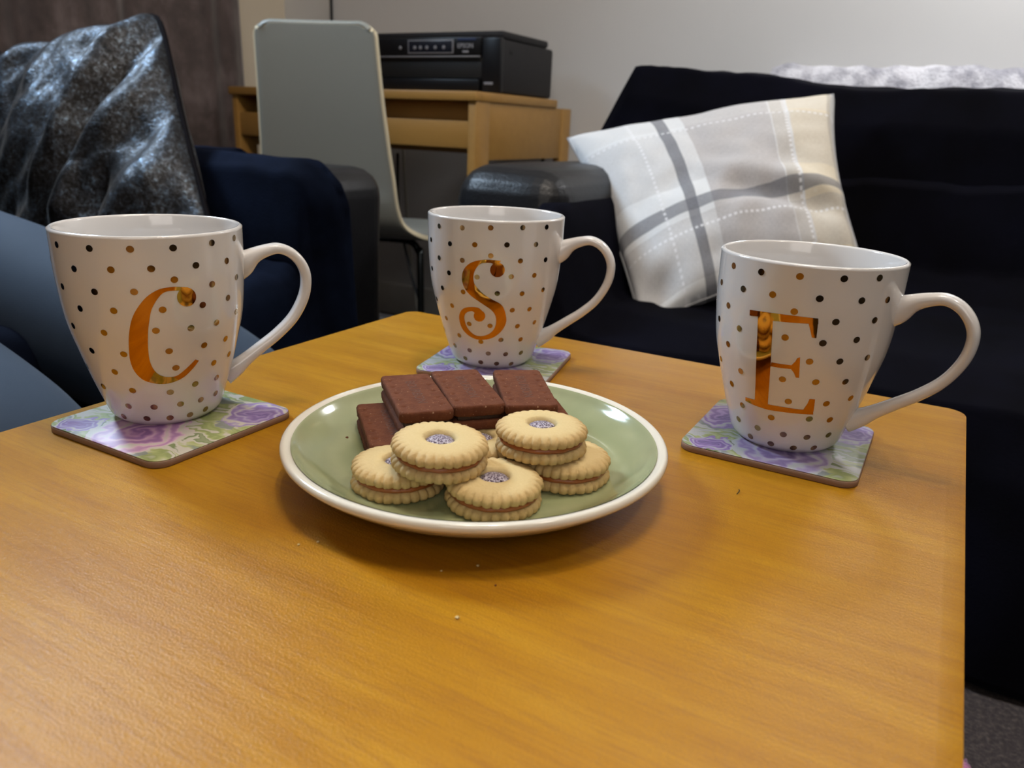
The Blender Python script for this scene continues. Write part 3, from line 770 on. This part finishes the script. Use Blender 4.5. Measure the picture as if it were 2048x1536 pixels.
# ------------------------------------------------------------------ mugs
PRINT = {"C":{"dots":[[-1.69,0.0986],[-1.219,0.0989],[-0.814,0.0992],[-0.411,0.0993],[0.021,0.1001],[0.407,0.1004],[-1.451,0.0881],[-1.023,0.0891],[-0.639,0.0896],[-0.191,0.0898],[0.227,0.0896],[-1.732,0.0775],[-1.237,0.0776],[-0.826,0.0783],[-0.428,0.0836],[-0.01,0.079],[0.417,0.0793],[-1.48,0.0679],[-1.061,0.0685],[-0.571,0.0687],[-0.139,0.0689],[0.231,0.0697],[-1.719,0.057],[-1.226,0.0565],[-0.661,0.0579],[-0.287,0.0574],[0.045,0.0578],[0.424,0.0601],[-1.509,0.0449],[-1.058,0.045],[-0.542,0.046],[-0.115,0.0464],[0.238,0.0466],[-1.892,0.0324],[-1.256,0.0341],[-0.475,0.0359],[0.069,0.0343],[0.403,0.0357],[-1.61,0.0231],[-1.081,0.0234],[-0.569,0.0216],[-0.21,0.0242],[0.176,0.0242],[-1.241,0.0131],[-0.829,0.013],[-0.429,0.0133],[-0.087,0.0132],[0.24,0.0138],[-1.451,0.0053],[-0.989,0.0056],[-0.607,0.0053],[-0.263,0.0051],[0.049,0.0059]],"strips":[[[[-0.29,0.0791],[-0.317,0.0775]],[[-0.418,0.08],[-0.421,0.078]],[[-0.509,0.0799],[-0.503,0.078]],[[-0.599,0.079],[-0.564,0.0768]],[[-0.712,0.0757],[-0.628,0.0732]],[[-0.814,0.0702],[-0.683,0.0686]],[[-0.885,0.0646],[-0.713,0.0635]],[[-0.934,0.0579],[-0.74,0.0577]],[[-0.974,0.0498],[-0.764,0.0496]],[[-1.0,0.0415],[-0.773,0.0424]],[[-0.979,0.0351],[-0.753,0.0373]],[[-0.899,0.0302],[-0.707,0.0337]],[[-0.768,0.0278],[-0.636,0.0316]],[[-0.629,0.027],[-0.546,0.0309]],[[-0.484,0.0279],[-0.468,0.0312]],[[-0.36,0.0302],[-0.384,0.0334]],[[-0.249,0.0343],[-0.3,0.0363]],[[-0.176,0.038],[-0.226,0.0391]]]],"ball":[[[-0.214,0.0737],[-0.218,0.0724],[-0.23,0.0713],[-0.248,0.0703],[-0.271,0.0696],[-0.298,0.0693],[-0.324,0.0693],[-0.35,0.0696],[-0.373,0.0702],[-0.393,0.0711],[-0.407,0.0722],[-0.415,0.0734],[-0.416,0.0747],[-0.412,0.076],[-0.399,0.0771],[-0.383,0.0781],[-0.361,0.0787],[-0.337,0.0791],[-0.312,0.0792],[-0.285,0.0788],[-0.261,0.0782],[-0.241,0.0773],[-0.224,0.0762],[-0.215,0.0749]]]},"S":{"dots":[[-1.954,0.0981],[-1.516,0.0992],[-1.111,0.1006],[-0.67,0.1011],[-0.268,0.1008],[-2.221,0.0875],[-1.721,0.0879],[-1.325,0.0892],[-0.883,0.0901],[-0.447,0.09],[-1.967,0.077],[-1.512,0.0782],[-1.099,0.0827],[-0.678,0.0796],[-0.24,0.0792],[-2.25,0.0677],[-1.759,0.0683],[-1.288,0.0681],[-0.799,0.0692],[-0.43,0.0694],[-1.939,0.0566],[-1.514,0.0569],[-0.989,0.0577],[-0.608,0.0574],[-0.209,0.0584],[-2.27,0.0459],[-1.769,0.0454],[-0.734,0.0458],[-0.42,0.0456],[-2.017,0.0342],[-1.462,0.0342],[-1.087,0.0342],[-0.595,0.0337],[-0.221,0.0348],[-2.332,0.0234],[-1.725,0.0238],[-1.261,0.0216],[-0.876,0.0237],[-0.467,0.0231],[-1.948,0.0143],[-1.528,0.0136],[-1.117,0.0128],[-0.741,0.0123],[-0.362,0.0121],[-1.691,0.0063],[-1.294,0.0053],[-0.921,0.0048],[-0.554,0.0039]],"strips":[[[[-0.956,0.0796],[-1.026,0.0756]],[[-1.052,0.08],[-1.082,0.0779]],[[-1.183,0.08],[-1.182,0.0778]],[[-1.332,0.0783],[-1.252,0.0766]],[[-1.441,0.0751],[-1.313,0.0729]],[[-1.509,0.0704],[-1.342,0.0686]],[[-1.524,0.065],[-1.333,0.0642]],[[-1.49,0.0599],[-1.278,0.0605]],[[-1.4,0.0554],[-1.185,0.0568]],[[-1.279,0.0518],[-1.061,0.0534]],[[-1.177,0.049],[-0.945,0.0508]],[[-1.073,0.0459],[-0.879,0.0476]],[[-1.008,0.0423],[-0.832,0.0423]],[[-0.985,0.0375],[-0.813,0.0375]],[[-1.009,0.0326],[-0.847,0.0327]],[[-1.087,0.0286],[-0.932,0.0282]],[[-1.209,0.0263],[-1.061,0.0248]],[[-1.334,0.026],[-1.237,0.0232]],[[-1.433,0.0278],[-1.392,0.0235]],[[-1.515,0.0317],[-1.539,0.0262]],[[-1.541,0.0359],[-1.632,0.0304]],[[-1.541,0.0387],[-1.657,0.0365]],[[-1.513,0.0413],[-1.619,0.0414]],[[-1.456,0.0431],[-1.531,0.0452]],[[-1.385,0.0439],[-1.402,0.0469]],[[-1.342,0.0427],[-1.283,0.0469]],[[-1.31,0.0409],[-1.22,0.045]]]],"ball":[[[-0.897,0.0737],[-0.899,0.0725],[-0.909,0.0713],[-0.924,0.0703],[-0.945,0.0695],[-0.97,0.069],[-0.996,0.0688],[-1.023,0.0689],[-1.049,0.0694],[-1.071,0.0701],[-1.088,0.0711],[-1.099,0.0722],[-1.103,0.0735],[-1.1,0.0747],[-1.091,0.0759],[-1.075,0.0769],[-1.054,0.0777],[-1.03,0.0783],[-1.004,0.0785],[-0.978,0.0783],[-0.953,0.0779],[-0.931,0.0772],[-0.914,0.0762],[-0.902,0.075]],[[-1.167,0.0414],[-1.171,0.0402],[-1.181,0.0392],[-1.197,0.0383],[-1.218,0.0375],[-1.242,0.037],[-1.268,0.0368],[-1.294,0.0368],[-1.318,0.0372],[-1.339,0.0377],[-1.353,0.0386],[-1.362,0.0395],[-1.364,0.0406],[-1.359,0.0417],[-1.347,0.0428],[-1.33,0.0437],[-1.309,0.0444],[-1.285,0.045],[-1.261,0.0452],[-1.236,0.0451],[-1.214,0.0448],[-1.194,0.0442],[-1.18,0.0434],[-1.17,0.0425]]]},"E":{"dots":[[-2.335,0.0986],[-1.926,0.0988],[-1.519,0.0994],[-1.094,0.1],[-0.702,0.1006],[-2.587,0.0877],[-2.131,0.0884],[-1.764,0.0887],[-1.296,0.0896],[-0.864,0.0896],[-0.514,0.0893],[-2.359,0.0773],[-1.52,0.0819],[-1.095,0.0786],[-0.644,0.0794],[-2.59,0.0675],[-2.137,0.0673],[-1.573,0.0681],[-1.183,0.0674],[-0.818,0.0696],[-2.333,0.0564],[-1.281,0.0571],[-0.952,0.0581],[-0.594,0.0595],[-2.612,0.0445],[-2.112,0.0437],[-1.542,0.0453],[-1.16,0.046],[-0.791,0.0465],[-2.331,0.0336],[-1.434,0.033],[-0.941,0.0335],[-0.58,0.0359],[-2.127,0.0233],[-2.273,0.013],[-1.637,0.0214],[-1.108,0.0238],[-0.788,0.0233],[-1.856,0.0125],[-2.016,0.0052],[-1.428,0.0122],[-1.051,0.012],[-0.669,0.013],[-1.614,0.0046],[-1.219,0.0043],[-0.848,0.0048]],"strips":[[[[-1.902,0.079],[-1.731,0.0796]],[[-1.883,0.0671],[-1.711,0.0678]],[[-1.873,0.0537],[-1.695,0.0541]],[[-1.88,0.0395],[-1.695,0.0405]],[[-1.895,0.0277],[-1.698,0.0273]]],[[[-2.007,0.0787],[-2.002,0.0757]],[[-1.901,0.0791],[-1.896,0.0763]],[[-1.731,0.0796],[-1.721,0.0756]],[[-1.503,0.0799],[-1.492,0.0763]],[[-1.276,0.0798],[-1.266,0.077]]],[[[-1.361,0.0768],[-1.272,0.0786]],[[-1.332,0.0733],[-1.264,0.0736]],[[-1.305,0.0699],[-1.259,0.0697]]],[[[-1.688,0.0537],[-1.696,0.0514]],[[-1.577,0.0538],[-1.576,0.0515]],[[-1.464,0.054],[-1.463,0.0519]],[[-1.429,0.0564],[-1.424,0.05]],[[-1.415,0.0583],[-1.395,0.0475]],[[-1.387,0.0589],[-1.359,0.0475]]],[[[-2.052,0.0292],[-2.056,0.0269]],[[-1.894,0.0296],[-1.896,0.0261]],[[-1.701,0.029],[-1.696,0.0257]],[[-1.49,0.0293],[-1.481,0.0262]],[[-1.257,0.0292],[-1.267,0.0265]],[[-1.094,0.0296],[-1.074,0.0267]]],[[[-1.181,0.036],[-1.111,0.036]],[[-1.191,0.0331],[-1.098,0.0329]],[[-1.228,0.0289],[-1.082,0.0285]]]],"ball":[]}}
PZ = [0, .0025, .0055, .0115, .0195, .0273, .042, .058, .08, .094, .105]
PR = [.0255, .0285, .0302, .0322, .0348, .0371, .0411, .0448, .0469, .0473, .0475]
_prof = catmull(list(zip(PR, PZ)), 5)
def rad(z):
    for a, b in zip(_prof, _prof[1:]):
        if a[1] <= z <= b[1]: return a[0] + (b[0] - a[0]) * (z - a[1]) / (b[1] - a[1] + 1e-12)
    return _prof[-1][0] if z > .05 else _prof[0][0]
china = NB('glossy_white_china'); china.set(color=(.72, .69, .665), rough=.13, coat=.5, coatr=.04, sss=.0); china = china.m
gold = NB('gold_lustre'); gold.set(color=(.47, .215, .032), rough=.06, metal=1.0); gold = gold.m
dgold = NB('dark_gold_lustre'); dgold.set(color=(.36, .235, .11), rough=.12, metal=1.0); dgold = dgold.m
def on_surf(th, z, lift, mx=0, my=0):
    r = rad(z); e = .001
    s = (rad(min(z + e, .105)) - rad(max(z - e, 0))) / (min(z + e, .105) - max(z - e, 0))
    n = Vector((math.cos(th), math.sin(th), -s)).normalized()
    return Vector((r * math.cos(th), r * math.sin(th), z)) + n * lift
def mug(letter, x, y, haz, lab):
    o = empty('mug', (x, y, TT + .0042)); tag(o, lab, 'mug', 'white polka dot mugs')
    inner = [(.0464, .1052), (.0455, .1052), (.0448, .1040), (.0443, .094), (.0438, .08), (.0416, .058), (.0380, .042), (.0338, .0273), (.0300, .0165), (.025, .0085), (.016, .0055), (.0, .005)]
    prof = [(.020, .0015), (.0235, .0)] + _prof[:-1] + [(.0475, .1044)] + inner
    lathe('body', prof, china, o, 128, True, False)
    # handle: swept oval with flared roots
    hp = [(.0415, .0800, .0085, .0080), (.0465, .0822, .0074, .0068), (.0530, .0865, .0046, .0056), (.0600, .0892, .0035, .0052), (.0670, .0902, .0031, .0052), (.0740, .0872, .0030, .0053), (.0795, .0808, .0030, .0055), (.0818, .0725, .0030, .0056), (.0800, .0615, .0030, .0056),
          (.0735, .0495, .0030, .0054), (.0640, .0400, .0031, .0051), (.0540, .0325, .0033, .0048), (.0450, .0258, .0038, .0048), (.0390, .0212, .0050, .0052), (.0320, .0170, .0062, .0058)]
    hp = catmull(hp, 6); vs = []; fs = []; seg = 20
    ca, sa = math.cos(haz), math.sin(haz)
    for i, (r, z, th, wd) in enumerate(hp):
        a = hp[max(i - 1, 0)]; b = hp[min(i + 1, len(hp) - 1)]
        t = Vector((b[0] - a[0], b[1] - a[1])).normalized(); nn = Vector((-t.y, t.x))
        for k in range(seg):
            q = 2 * math.pi * k / seg; c_, s_ = math.cos(q), math.sin(q)
            c_ = math.copysign(abs(c_) ** .85, c_); s_ = math.copysign(abs(s_) ** .85, s_)
            rr = r + nn.x * c_ * th; zz = z + nn.y * c_ * th; w = s_ * wd
            vs.append((rr * ca - w * sa, rr * sa + w * ca, zz))
    for i in range(len(hp) - 1):
        for k in range(seg):
            j = (k + 1) % seg; fs.append((i * seg + k, i * seg + j, (i + 1) * seg + j, (i + 1) * seg + k))
    fs.append(tuple(reversed(range(seg)))); fs.append(tuple(range((len(hp) - 1) * seg, len(hp) * seg)))
    mesh_obj('handle', vs, fs, china, o)
    # printed dots
    D = [tuple(d) for d in PRINT[letter]['dots']]
    front = math.atan2(-y, -x)
    for k in range(9):
        z = .0992 - .0108 * k
        for i in range(15):
            th = (i + (k % 2) * .5) * 2 * math.pi / 15 + haz
            da = abs((th - front + math.pi) % (2 * math.pi) - math.pi)
            dh = abs((th - haz + math.pi) % (2 * math.pi) - math.pi)
            if da > 1.45 and not (dh < .28 and (z > .07 or z < .03)): D.append((th, z))
    vs = []; fs = []
    for th, z in D:
        z = min(max(z, .0028), .102); b0 = len(vs); vs.append(on_surf(th, z, .00016)); r0 = rad(z)
        for rr in (.0011, .00182):
            for k in range(14):
                q = 2 * math.pi * k / 14; vs.append(on_surf(th + rr * math.cos(q) / r0, min(max(z + rr * .93 * math.sin(q), .0005), .1045), .00016))
        for k in range(14):
            j = (k + 1) % 14; fs.append((b0, b0 + 1 + k, b0 + 1 + j)); fs.append((b0 + 1 + k, b0 + 15 + k, b0 + 15 + j, b0 + 1 + j))
    mesh_obj('polka_dots', vs, fs, dgold, o)
    # gilded letter
    vs = []; fs = []
    for st in PRINT[letter]['strips']:
        L = [(a[0], a[1], b[0], b[1]) for a, b in st if a and b]
        if letter != 'E': L = catmull(L, 4)
        else:
            L2 = []
            for p, q in zip(L, L[1:]):
                for k in range(8): L2.append(tuple(p[m] + (q[m] - p[m]) * k / 8 for m in range(4)))
            L = L2 + [L[-1]]
        b0 = len(vs)
        for p in L:
            for k in range(7):
                t = k / 6; vs.append(on_surf(p[0] + (p[2] - p[0]) * t, p[1] + (p[3] - p[1]) * t, .00018))
        for i in range(len(L) - 1):
            for k in range(6): a = b0 + i * 7 + k; fs.append((a, a + 1, a + 8, a + 7))
    for B in PRINT[letter]['ball']:
        B = [b for b in B if b]; cx = sum(b[0] for b in B) / len(B); cz = sum(b[1] for b in B) / len(B); b0 = len(vs); n = len(B)
        vs.append(on_surf(cx, cz, .00020))
        for f in (.34, .67, 1):
            for b in B: vs.append(on_surf(cx + (b[0] - cx) * f, cz + (b[1] - cz) * f, .00020))
        for k in range(n):
            j = (k + 1) % n; fs.append((b0, b0 + 1 + k, b0 + 1 + j))
            for l in range(2): fs.append((b0 + 1 + l * n + k, b0 + 1 + (l + 1) * n + k, b0 + 1 + (l + 1) * n + j, b0 + 1 + l * n + j))
    bm = bmesh.new(); me = bpy.data.meshes.new('t'); me.from_pydata([tuple(v) for v in vs], [], fs); bm.from_mesh(me)
    lo = bm_obj('gilded_letter', bm, gold, o); tag(lo, 'shiny gold letter ' + letter)
    # every face outward
    for p in lo.data.polygons:
        if p.normal.x * p.center.x + p.normal.y * p.center.y < 0: p.flip()
    return o
mug('C', -.3726, .2668, math.radians(56), 'white mug with gold polka dots and a gold letter C')
mug('S', -.2757, .4683, math.radians(19), 'white mug with gold polka dots and a gold letter S')
mug('E', -.0612, .4383, math.radians(-6), 'white mug with gold polka dots and a gold letter E')

# ------------------------------------------------------------------ plate
PX, PY = -.1848, .3014
def glaze():
    b = NB('green_swirled_glaze'); c = b.obj(); s = b.sep(c)
    d = b.math('SQRT', b.math('ADD', b.math('MULTIPLY', s[0], s[0]), b.math('MULTIPLY', s[1], s[1])))
    w = b.noise(c, 14, 3, .5)
    q = b.math('ADD', b.math('MULTIPLY', d, 330.0), b.math('MULTIPLY', w, 9.0))
    rings = b.math('ADD', b.math('MULTIPLY', b.math('SINE', q), .5), .5)
    n = b.noise(b.vmap(c, scale=(1, 1, .2)), 60, 3)
    col = b.mix(b.math('MULTIPLY', rings, n), (.27, .300, .150), (.38, .40, .22))
    col = b.mix(b.ramp(d, [(.065, 0.0), (.088, .35)]), col, (.42, .44, .27))
    b.set(color=col, rough=.12, coat=.5, coatr=.05); b.bump(rings, .08, .0005); return b.m
ivory = NB('ivory_glaze'); ivory.set(color=(.78, .73, .62), rough=.16, coat=.5, coatr=.05); ivory = ivory.m
pl = empty('plate', (PX, PY, TT)); tag(pl, 'round green side plate with an ivory rim holding the biscuits', 'plate')
lathe('plate_body', catmull([(0.04900, .0022), (0.05292, .0), (0.05684, .0012), (0.06860, .0042), (0.08036, .0093), (0.08869, .0148), (0.09290, .0182), (0.09388, .0200), (0.09330, .0217), (0.09173, .0222), (0.08957, .0216)], 4) +
      catmull([(0.08800, .0203), (0.08330, .0158), (0.07546, .0112), (0.06664, .0082), (0.05390, .0076), (.0, .0074)], 4), ivory, pl, 160, True, False)
lathe('green_glaze', catmull([(0.08879, .0214), (0.08771, .0206), (0.08330, .0164), (0.07546, .0118), (0.06664, .0090), (0.05390, .0084), (0.02940, .0082), (0.00020, .0081)], 5), glaze(), pl, 160, False, True)

# ------------------------------------------------------------------ biscuits
def dough():
    b = NB('golden_shortbread'); c = b.obj(); s = b.sep(c)
    n1 = b.noise(c, 160, 4, .6); n2 = b.noise(c, 900, 2)
    d = b.math('SQRT', b.math('ADD', b.math('MULTIPLY', s[0], s[0]), b.math('MULTIPLY', s[1], s[1])))
    t = b.math('ADD', b.math('MULTIPLY', b.math('SUBTRACT', n1, .5), .35), d)
    col = b.ramp(b.math('ADD', d, b.math('MULTIPLY', b.math('SUBTRACT', n1, .5), .006)), [(.006, (.60, .45, .20)), (.015, (.62, .465, .21)), (.0225, (.50, .30, .095))])
    col = b.mix(b.math('MULTIPLY', n2, .25), col, (.80, .62, .36))
    b.set(color=col, rough=.75); b.bump(b.math('ADD', b.math('MULTIPLY', n1, .7), n2), .35, .0006); return b.m
DOUGH = dough()
JAM = NB('amber_jam'); JAM.set(color=(.30, .085, .018), rough=.35); JAM.bump(JAM.noise(JAM.obj(), 500, 2), .4, .0006); JAM = JAM.m
def sugar():
    b = NB('sugared_purple_jam'); c = b.obj(); v = b.vor(c, 1500); n = b.noise(c, 1300, 2, .6)
    b.set(color=b.ramp(n, [(.38, (.04, .012, .03)), (.47, (.18, .12, .18)), (.54, (.50, .44, .52)), (.7, (.80, .76, .82))]), rough=.35)
    b.bump(n, 1.0, .0012); return b.m
SUG = sugar()
def scallop_disc(z0, z1, hole, dome, seed):
    nf = 30; seg = nf * 8; rnd = random.Random(seed)
    jit = [rnd.uniform(-.00035, .00035) for _ in range(nf)]
    vs = []; fs = []
    h = z1 - z0
    # rings from bottom centre round the edge to the top centre or hole
    rings = []
    if hole: rings += [(.30, z0, 0), ]
    else: rings += [(.02, z0, 0), (.5, z0, 0)]
    rings += [(.84, z0, .3), (.93, z0 + .0003, .7), (.975, z0 + .14 * h, 1), (1.0, z0 + .32 * h, 1), (1.005, z0 + .52 * h, 1), (.99, z0 + .70 * h, 1), (.955, z0 + .86 * h, .9), (.90, z1 - .0002 + dome * .1, .45), (.83, z1 + dome * .35, .12), (.72, z1 + dome * .65, .02), (.55, z1 + dome * .95, .0)]
    if hole: rings += [(.40, z1 + dome, 0), (.335, z1 + dome * .6, 0), (.305, z1 - .0010, 0), (.295, z1 - .0026, 0)]
    else: rings += [(.3, z1 + dome, 0), (.02, z1 + dome, 0)]
    R = .0215
    for (rr, z, k) in rings:
        for i in range(seg):
            a = 2 * math.pi * i / seg; f = int(i / 8) % nf
            c = abs(math.cos(a * nf / 2 + .0))                       # 0 in grooves
            pit = (1 - c) ** 1.9
            r = R * rr + jit[f] * k - .0017 * pit * k
            zz = z - (.0008 * pit * k if z > z0 + h * .7 else 0) + .0002 * noise.noise(Vector((math.cos(a) * rr * 6, math.sin(a) * rr * 6, seed)))
            vs.append((r * math.cos(a), r * math.sin(a), zz))
    for l in range(len(rings) - 1):
        for i in range(seg):
            j = (i + 1) % seg; fs.append((l * seg + i, l * seg + j, (l + 1) * seg + j, (l + 1) * seg + i))
    if hole:
        l = len(rings) - 1
        for i in range(seg): j = (i + 1) % seg; fs.append((l * seg + i, l * seg + j, j, i))
    else:
        fs.append(tuple(reversed(range(seg)))); fs.append(tuple(range((len(rings) - 1) * seg, len(rings) * seg)))
    return vs, fs
def jam_biscuit():
    o = empty('jam_biscuit', (0, 0, 0))
    mesh_obj('lower_biscuit', *scallop_disc(0, .0054, False, .0, 1), DOUGH, o)
    prof = [(.002, .0050), (.0188, .0050), (.0198, .0058), (.0199, .0066), (.0192, .0076), (.002, .0076)]
    j = lathe('jam_layer', prof, JAM, o, 90, True, True)
    for v in j.data.vertices:
        r = math.hypot(v.co.x, v.co.y)
        if r > .015: f = 1 + .030 * noise.noise(v.co * 260); v.co.x *= f; v.co.y *= f
    mesh_obj('upper_biscuit', *scallop_disc(.0072, .0126, True, .0010, 5), DOUGH, o)
    bm = bmesh.new(); bmesh.ops.create_uvsphere(bm, u_segments=48, v_segments=24, radius=1)
    for v in bm.verts:
        n = noise.noise(v.co * 9) * .06 + noise.noise(v.co * 22) * .05
        v.co = Vector((v.co.x * .0066, v.co.y * .0066, v.co.z * .0030)) * (1 + n)
        v.co.z += .0103
    bm_obj('jam_centre', bm, SUG, o)
    return o
PL = TT + .0086
jb = jam_biscuit()
spots = [(-.1976, .2556, PL, 0, 0, .3, 'round jam biscuit at the left on the plate, half under a stacked one'),
         (-.1530, .2655, PL, .02, .0, 1.1, 'round jam biscuit at the front of the plate, nearest the viewer'),
         (-.1385, .3070, PL, 0, 0, 2.0, 'round jam biscuit at the right on the plate, partly under another'),
         (-.1820, .3005, PL, 0, 0, 2.9, 'round jam biscuit mostly hidden in the middle behind the two stacked ones'),
         (-.1778, .2590, PL + .0142, .035, .02, .9, 'round jam biscuit stacked on top at the left of the pile'),
         (-.1484, .3006, PL + .0142, -.01, .01, 1.7, 'round jam biscuit stacked on top at the right of the pile')]
for i, (x, y, z, rx, ry, rz, lab) in enumerate(spots):
    o = jb if i == 0 else copy_tree(jb)
    o.location = (x, y, z); o.rotation_euler = (rx, ry, rz); tag(o, lab, 'biscuit', 'round jam sandwich biscuits')

def choc():
    b = NB('chocolate_biscuit'); c = b.obj(); n1 = b.noise(c, 180, 4, .6); n2 = b.noise(c, 1100, 2)
    col = b.ramp(n1, [(.3, (.115, .036, .016)), (.7, (.165, .055, .024))])
    col = b.mix(b.ramp(b.noise(c, 700, 1), [(.70, 0.0), (.76, .6)]), col, (.42, .26, .16))
    col = b.mix(.12, col, (.0, .0, .0))
    b.set(color=col, rough=.8, spec=.15); b.bump(b.math('ADD', n1, n2), .35, .0006); return b.m
CHOC = choc()
FILL = NB('dark_chocolate_cream'); FILL.set(color=(.028, .010, .006), rough=.5); FILL.bump(FILL.noise(FILL.obj(), 400, 3), .6, .001); FILL = FILL.m
DARKL = NB('embossed_shadow_brown'); DARKL.set(color=(.10, .037, .020), rough=.85); DARKL = DARKL.m
BW, BL = .0272, .0595
holes = [(sx * .0095, -.020 + k * .010) for sx in (-1, 1) for k in range(5)]
def finger_slab(z0, z1, seed, detail):
    """a rounded rectangular biscuit with pricked holes, fine grid on top"""
    nx, ny = (44, 90) if detail else (14, 30)
    def outline(a, b, ins, n):
        # map square -1..1 to a rounded rectangle
        w, l, rc = BW / 2 - ins, BL / 2 - ins, .0032
        x, y = a * w, b * l
        dx, dy = abs(x) - (w - rc), abs(y) - (l - rc)
        if dx > 0 and dy > 0:
            d = math.hypot(dx, dy)
            k = max(dx, dy) / d if d else 1
            x = math.copysign(w - rc + dx * k, x); y = math.copysign(l - rc + dy * k, y)
        e = .00035 * noise.noise(Vector((x * 300, y * 300, n))) + .00012 * noise.noise(Vector((x * 1200, y * 1200, n)))
        return x + e * abs(a) ** 8, y + e * abs(b) ** 8
    vs = []; fs = []
    def ease(t): return 1 - 2 * t
    for j in range(ny + 1):
        for i in range(nx + 1):
            a, b = -1 + 2 * i / nx, -1 + 2 * j / ny
            x, y = outline(a, b, .0005, seed)
            z = z1 + .00010 * noise.noise(Vector((x * 500, y * 500, seed)))
            if detail:
                for hx, hy in holes:
                    q = ((x - hx) / .0011) ** 2 + ((y - hy) / .0009) ** 2
                    if q < 4: z -= .0010 * math.exp(-q)
            ed = max(0, 1 - min(BW / 2 - abs(x), BL / 2 - abs(y)) / .0014); z -= .00045 * ed * ed
            vs.append((x, y, z))
    m = nx + 1
    for j in range(ny):
        for i in range(nx): fs.append((j * m + i, j * m + i + 1, (j + 1) * m + i + 1, (j + 1) * m + i))
    loop = [j * m for j in range(ny, 0, -1)] ; loop = [i for i in range(nx)] + [j * m + nx for j in range(ny)] + [ny * m + i for i in range(nx, 0, -1)] + [j * m for j in range(ny, 0, -1)]
    prev = loop
    for zz, ins in ((z1 - .0012, -.0004), (z0 + .0012, -.0003), (z0, .0004)):
        cur_ = []
        for q in loop:
            x, y = vs[q][0], vs[q][1]; k = 1 - ins / (BW / 2)
            kl = 1 - ins / (BL / 2)
            e = 1 + .010 * noise.noise(Vector((x * 700, y * 700, zz * 900 + seed)))
            cur_.append(len(vs)); vs.append((x * k * e, y * kl * e, zz + .0002 * noise.noise(Vector((x * 500, y * 500, zz * 99)))))
        n = len(loop)
        for i in range(n): j = (i + 1) % n; fs.append((prev[i], cur_[i], cur_[j], prev[j]))
        prev = cur_
    fs.append(tuple(reversed(prev)))
    return vs, fs
def finger_biscuit():
    o = empty('chocolate_biscuit', (0, 0, 0))
    lb = mesh_obj('lower_biscuit', *finger_slab(0, .0050, 2, False), CHOC, o)
    bm = bmesh.new(); bm_box(bm, -BW / 2 + .0024, BW / 2 - .0024, -BL / 2 + .0022, BL / 2 - .0022, .0046, .0080, .0006, 2)
    bmesh.ops.subdivide_edges(bm, edges=bm.edges[:], cuts=6, use_grid_fill=True)
    for v in bm.verts: v.co += Vector((noise.noise(v.co * 300), noise.noise(v.co * 320 + Vector((5, 0, 0))), 0)) * .0006
    bm_obj('cream_filling', bm, FILL, o)
    mesh_obj('upper_biscuit', *finger_slab(.0074, .0130, 4, True), CHOC, o)
    text_obj('embossed_lettering', 'BOURBON', .0072, DARKL, o, .00006, (0, 0, .01302), (0, 0, -math.pi / 2), 1.0)
    return o
fb = finger_biscuit()
# long side direction of the chocolate biscuits, centre and tilt
A1 = math.radians
cspots = [(-.2290, .2885, PL + .0002, 0.0, 0.0, 47, 'chocolate sandwich biscuit lying on the plate at the far left, half covered'),
          (-.2085, .3275, PL, 0.0, 0.0, 47, 'chocolate sandwich biscuit hidden under the middle one of the top row'),
          (-.1675, .3430, PL, 0.0, 0.0, 42, 'chocolate sandwich biscuit on the plate at the right, its edge showing under the right one'),
          (-.2225, .3020, PL + .0140, 0.0, 0.0, 48, 'chocolate sandwich biscuit on top at the left of the top row'),
          (-.2060, .3245, PL + .0140, 0.0, 0.0, 46.8, 'chocolate sandwich biscuit on top in the middle of the top row'),
          (-.1815, .3430, PL + .0140, 0.0, 0.0, 37.5, 'chocolate sandwich biscuit on top at the right of the top row')]
for i, (x, y, z, rx, ry, deg, lab) in enumerate(cspots):
    o = fb if i == 0 else copy_tree(fb)
    o.location = (x, y, z); o.rotation_euler = (rx, ry, A1(deg)); tag(o, lab, 'biscuit', 'chocolate sandwich biscuits')

# ------------------------------------------------------------------ crumbs
def crumb(x, y, z, r, mat, lab, grp):
    bm = bmesh.new(); bmesh.ops.create_icosphere(bm, subdivisions=2, radius=r)
    for v in bm.verts: v.co *= 1 + .5 * noise.noise(v.co * (2 / r) + Vector((x * 90, y * 90, 0)))
    for v in bm.verts: v.co.z *= .6
    o = bm_obj('crumb', bm, mat, loc=(x, y, z + r * .5)); tag(o, lab, 'crumb', grp)
for x, y, r, lab in ((-.208, .202, .0006, 'tiny pale crumb on the table, leftmost of those in front of the plate'),
                     (-.203, .208, .0006, 'tiny pale crumb on the table, second from left in front of the plate'),
                     (-.148, .218, .0005, 'tiny pale crumb on the table, left of the pair below the middle of the plate'),
                     (-.126, .196, .0008, 'pale crumb on the table, the one farthest from the plate and nearest the viewer'),
                     (-.138, .229, .0006, 'tiny pale crumb on the table, right of the pair below the middle of the plate')):
    crumb(x, y, TT, r, DOUGH, lab, 'pale crumbs on the table')
crumb(-.125, .221, TT, .0005, CHOC, 'tiny dark brown crumb on the table in front of the plate', None)
for x, y, sd in ((-.2583, .2785, 'left'), (-.2520, .2825, 'right')): crumb(x, y, TT + .0094, .0008, CHOC, sd + ' one of two dark crumbs on the plate beside the lone chocolate biscuit', 'dark crumbs on the plate')
crumb(-.1690, .3900, TT + .0125, .0009, CHOC, 'single dark crumb near the far right rim of the plate', None)
tag(tube('hair_strand', [(-.0665, .3590, TT + .0004), (-.0655, .3560, TT + .0012), (-.0660, .3530, TT + .0005)], .00022, BLK, seg=5, smooth=4), 'short dark hair lying on the table below the E coaster', 'hair')
